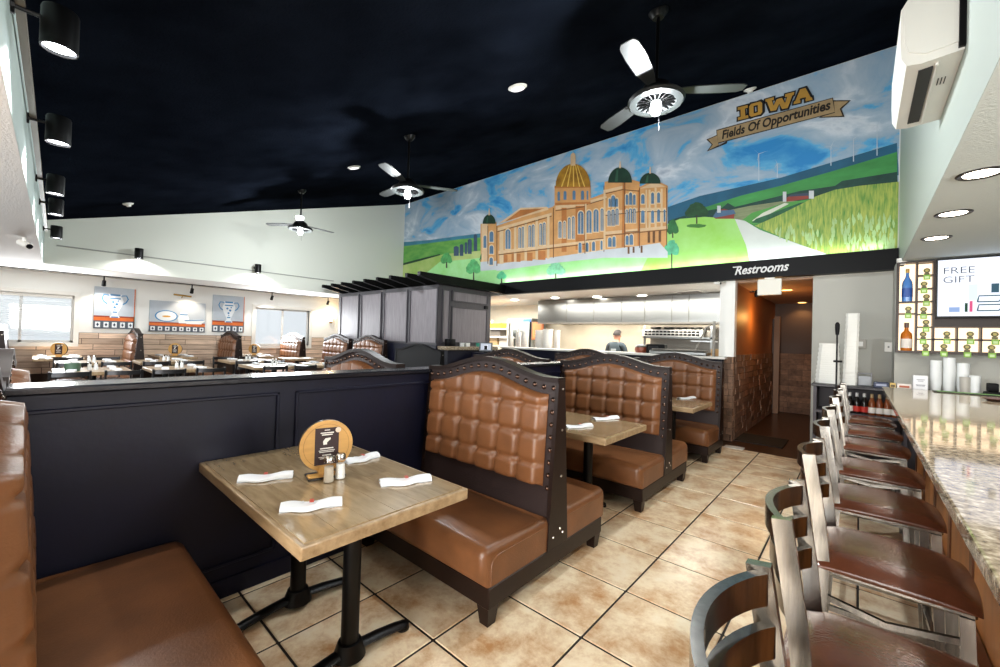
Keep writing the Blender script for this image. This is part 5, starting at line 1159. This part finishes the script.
for k, (x, y, lx, ly, lb) in enumerate(rows):
    make_dtable('wooden '+lb+' beyond the half wall', (x, y, DZ), lx, ly, DT)
    for sx in (-1, 1):
        for sy in (-.5, .5):
            lb2 = 'steel ladder-back chair, %s side of the %s' % (('far' if sx < 0 else 'near')+(' left' if sy < 0 else ' right'), lb)
            if sx < 0 and k not in (2, 4): continue
            loc = (x+sx*.50, y+sy*.46, DZ); rz = 0 if sx < 0 else PI
            if chair0 is None: chair0 = make_seat('dining_chair', 'chair', lb2, loc, rz, CHG, .46, .80, False, mat('dark_chair_steel', '#3a3a3c', .35, metal=.8))
            else: dup(chair0, loc, rz, lb2)
    for sx in (-1, 1):
        for sy in (-1, 1):
            lb3 = 'white folded napkin, %s %s place of the %s' % ('far' if sx < 0 else 'near', 'left' if sy < 0 else 'right', lb)
            if nap0 is None:
                nap0 = thing('folded_napkin', lb3, 'napkin', (x+sx*.24, y+sy*.2, .76+DZ), 0, NDIN); MB().rbox(-.11, .11, -.04, .04, 0, .028, .01, 2).build('cloth', NAP, nap0, True); MB().rbox(-.02, .02, -.042, .042, .0, .03, .004, 1).build('band', mat('paper_band', '#c8d0d8', .6), nap0)
            else: dup(nap0, (x+sx*.24, y+sy*.2, .76+DZ), random.uniform(-.3, .3), lb3)
    for sy, wd2 in ((-1, 'left'), (1, 'right')):
        lb4 = '%s glass shaker in centre of the %s' % (wd2, lb)
        if shk0 is None:
            shk0 = thing('table_shaker', lb4, 'shaker', (x, y+sy*.03, .76+DZ), 0, SHG); MB().lathe([(.001, 0), (.024, 0), (.018, .075), (.001, .075)], n=8).build('glass_body', mat('pale_glass', '#dfe3e4', .2), shk0); MB().lathe([(.001, .075), (.02, .075), (.02, .09), (.012, .1), (.001, .1)], n=10).build('cap', CHROME, shk0)
        else: dup(shk0, (x, y+sy*.03, .76+DZ), 0, lb4)
o = MB().lathe([(.001, 0), (.07, 0), (.075, .10), (.07, .10), (.066, .01), (.001, .01)], n=16).build('green_tub', mat('tub_green', '#3f5a48', .5), None, True); o.location = (-7.4, .33, .76+DZ); tag(o, 'dark green round tub on the near left dining table', 'tub')
# window-side booths: bench backs stand square to the back wall
WG = 'tufted benches along the windows'
XW = XB+.05+W2B
for k, (y, lb) in enumerate(((-.35, 'dark brown tufted bench under the left window'), (1.33, 'dark tufted window bench between left vase and dish pictures'), (2.98, 'brown tufted window bench under the right vase picture'), (4.36, 'tufted window bench in front of far window'))):
    dup(bench3, (XW, y, DZ), 0, lb, WG)
for k, (y, lb) in enumerate(((.30, 'window table under left vase picture'), (1.93, 'window table under the dish picture'), (3.40, 'window table left of far window'))):
    t = make_dtable('wooden '+lb, (XW+.02, y, DZ), 1.2, .62, 'tables along the windows')
    dup(disc1, (XW+.25, y, .76+DZ), math.radians(55), 'round wooden menu stand on '+lb, 'round menu stands')
    for j, (dx, dy) in enumerate(((.45, -.2), (.45, .2), (-.1, -.2), (-.1, .2))):
        dup(nap0, (XW+dx, y+dy, .76+DZ), .1*j, 'white folded napkin on %s, %s' % (lb, ('near left', 'near right', 'far left', 'far right')[j]), 'napkins on the window tables')
# booths in front of the station
for k, (u, lb) in enumerate(((325, 'dark-framed tufted booth against the left of grey station'), (367, 'dark-framed tufted booth against the middle of grey station'))):
    x = (-9.5, -8.05)[k]; dup(bench3, (x, 4.85, DZ), 0, lb, 'booths in front of the grey station')
    if k == 0: t = make_dtable('small pale table before the '+('left' if k == 0 else 'middle')+' station booth', (x+.15, 3.86, DZ), .6, .6, 'tables before the station booths')
bk = make_bench('black-backed booth seen from behind near the grey station', (at_y(421, 350, 4.35).x, 4.3, 0), 'booths in front of the grey station', False, 1)
for c in kids(bk):
    if c.name.split('.')[0] in ('back_frame', 'top_rail', 'end_post'): c.data.materials[0] = BLACK
# pictures
def canvas(label, y0, y1, z0, z1, kind):
    t = thing('canvas_picture', label, 'picture', (XB+.005, (y0+y1)/2, (z0+z1)/2), 0, 'blue pottery canvas pictures'); w, h = (y1-y0)/2, (z1-z0)/2
    RB(0, .035, -w, w, -h, h, .003, 1).build('canvas', mat('canvas_blue_grey', '#b3bcc6', .7, var=.08, vscale=3), t)
    def fl(name, poly, m, d): MB().prism([(a*w, b*h) for a, b in poly], .035, .035+d, 'yz').build(name, m, t)
    ORG, TILEB, BLU, WHT, BDK = mat('canvas_orange', '#d0682a', .7, var=.2, vscale=6), mat('canvas_tiles', '#4a5460', .7), mat('canvas_blue', '#3f7fb0', .7), mat('canvas_white', '#dfe4e8', .7), mat('canvas_rust', '#8a3a24', .7)
    fl('painted_table', [(-1, -.62), (1, -.62), (1, -.45), (-1, -.45)], ORG, .001); fl('painted_shadow', [(-1, -.45), (1, -.45), (1, -.38), (-1, -.38)], BDK, .001); fl('painted_tiles', [(-1, -1), (1, -1), (1, -.62), (-1, -.62)], TILEB, .001)
    n = 5 if kind == 'vase' else 8
    for k in range(n):
        c = -1+2*(k+.5)/n; r = .55/n; fl('painted_tile', [(c-r*1.1, -.94), (c+r*1.1, -.94), (c+r*1.1, -.68), (c-r*1.1, -.68)], WHT, .0016); fl('painted_tile_star', [(c-r*.6, -.81), (c, -.90), (c+r*.6, -.81), (c, -.72)], mat('star_navy', '#26384f', .7), .0022)
    if kind == 'vase':
        fl('side_stripe', [(.95, -1), (1, -1), (1, 1), (.95, 1)], ORG, .001)
        prof = [(.16, -.46), (.2, -.44), (.1, -.30), (.12, -.2), (.26, .12), (.32, .35), (.26, .52), (.2, .58), (.27, .68)]
        fl('painted_vase', [(-a*1.3, b) for a, b in prof]+[(a*1.3, b) for a, b in reversed(prof)], WHT, .002)
        for s in (-1, 1): MB().sweep([(.038, s*w*a, h*b) for a, b in ((.30, .62), (.55, .64), (.64, .47), (.54, .3), (.38, .2))], h*.05, .003, up=(1, 0, 0)).build('vase_handle', BLU, t)
        for b0, b1, aa in ((.60, .68, .25), (-.46, -.40, .17), (-.22, -.16, .11), (.44, .5, .27)): fl('vase_band', [(-aa, b0), (aa, b0), (aa, b1), (-aa, b1)], BLU, .0028)
        for a, b, r in ((-.1, .3, .07), (.08, .2, .08), (-.02, .05, .07), (.14, .36, .05), (0, -.08, .04)): fl('vase_flower', [(a+r*math.cos(2*PI*k/7), b+r*.8*math.sin(2*PI*k/7)) for k in range(7)], BLU, .0026)
    else:
        def ell(a, b, ra, rb): return [(a+ra*math.cos(2*PI*k/24), b+rb*math.sin(2*PI*k/24)) for k in range(24)]
        fl('painted_platter', ell(-.42, .02, .40, .38), BLU, .0018); fl('platter_well', ell(-.42, .02, .35, .32), WHT, .0026); fl('platter_motif', ell(-.42, 0, .15, .06), mat('canvas_gold', '#c8963a', .7), .0032)
        fl('painted_jug', [(.02, -.42), (.34, -.42), (.4, -.1), (.32, .2), (.3, .34), (.08, .34), (.06, .15), (-.02, -.1)], WHT, .0022); fl('jug_band', [(.06, .12), (.33, .12), (.33, .2), (.06, .2)], BLU, .0028); fl('painted_dish', [(.3, -.45), (.85, -.45), (1.0, -.2), (.9, -.1), (.2, -.2)], WHT, .003); fl('dish_rim', [(.22, -.2), (.9, -.12), (.98, -.2), (.9, -.18), (.25, -.26)], BLU, .0036)
    return t
canvas('canvas of a blue and white vase, left of the dish picture', .77, 1.385, 1.41, 2.25, 'vase')
canvas('wide canvas of painted dishes between the two vase pictures', 1.62, 2.62, 1.38, 2.05, 'dish')
canvas('canvas of a blue and white vase beside the far window', 2.76, 3.42, 1.40, 2.28, 'vase')
# brass picture lamp and wall sconce
t = thing('picture_lamp', 'small brass picture lamp above the dish picture', 'wall lamp', at_x(182, 297, XB+.05)); MB().cyl((.06, -.16, .04), (.06, .16, .02), .018, n=10).build('shade', mat('brass', '#b08a3a', .35, metal=.8), t, True); MB().sweep([(-.045, 0, -.02), (.02, 0, .0), (.06, 0, .03)], .012, .012).build('arm', mat('brass', '#b08a3a', .35, metal=.8), t)
ps = at_x(331, 320, XB+.06); t = thing('wall_sconce', 'warm glowing wall sconce beside the grey station', 'wall lamp', ps)
MB().lathe([(.03, -.05), (.07, .10), (.062, .10), (.025, -.045)], n=16).build('glass_shade', emis('sconce_glow', '#ffd9a0', 5), t, True); MB().lathe([(.001, -.10), (.03, -.09), (.035, -.05), (.001, -.05)], n=14).build('holder', mat('dark_brass', '#6a4a22', .4, metal=.7), t, True); B(-.058, 0, -.02, .02, -.09, -.06).build('arm', mat('dark_brass', '#6a4a22', .4, metal=.7), t)
point_light('sconce_lamp', ps+Vector((.05, 0, .16)), 8, (1, .72, .4), .04)
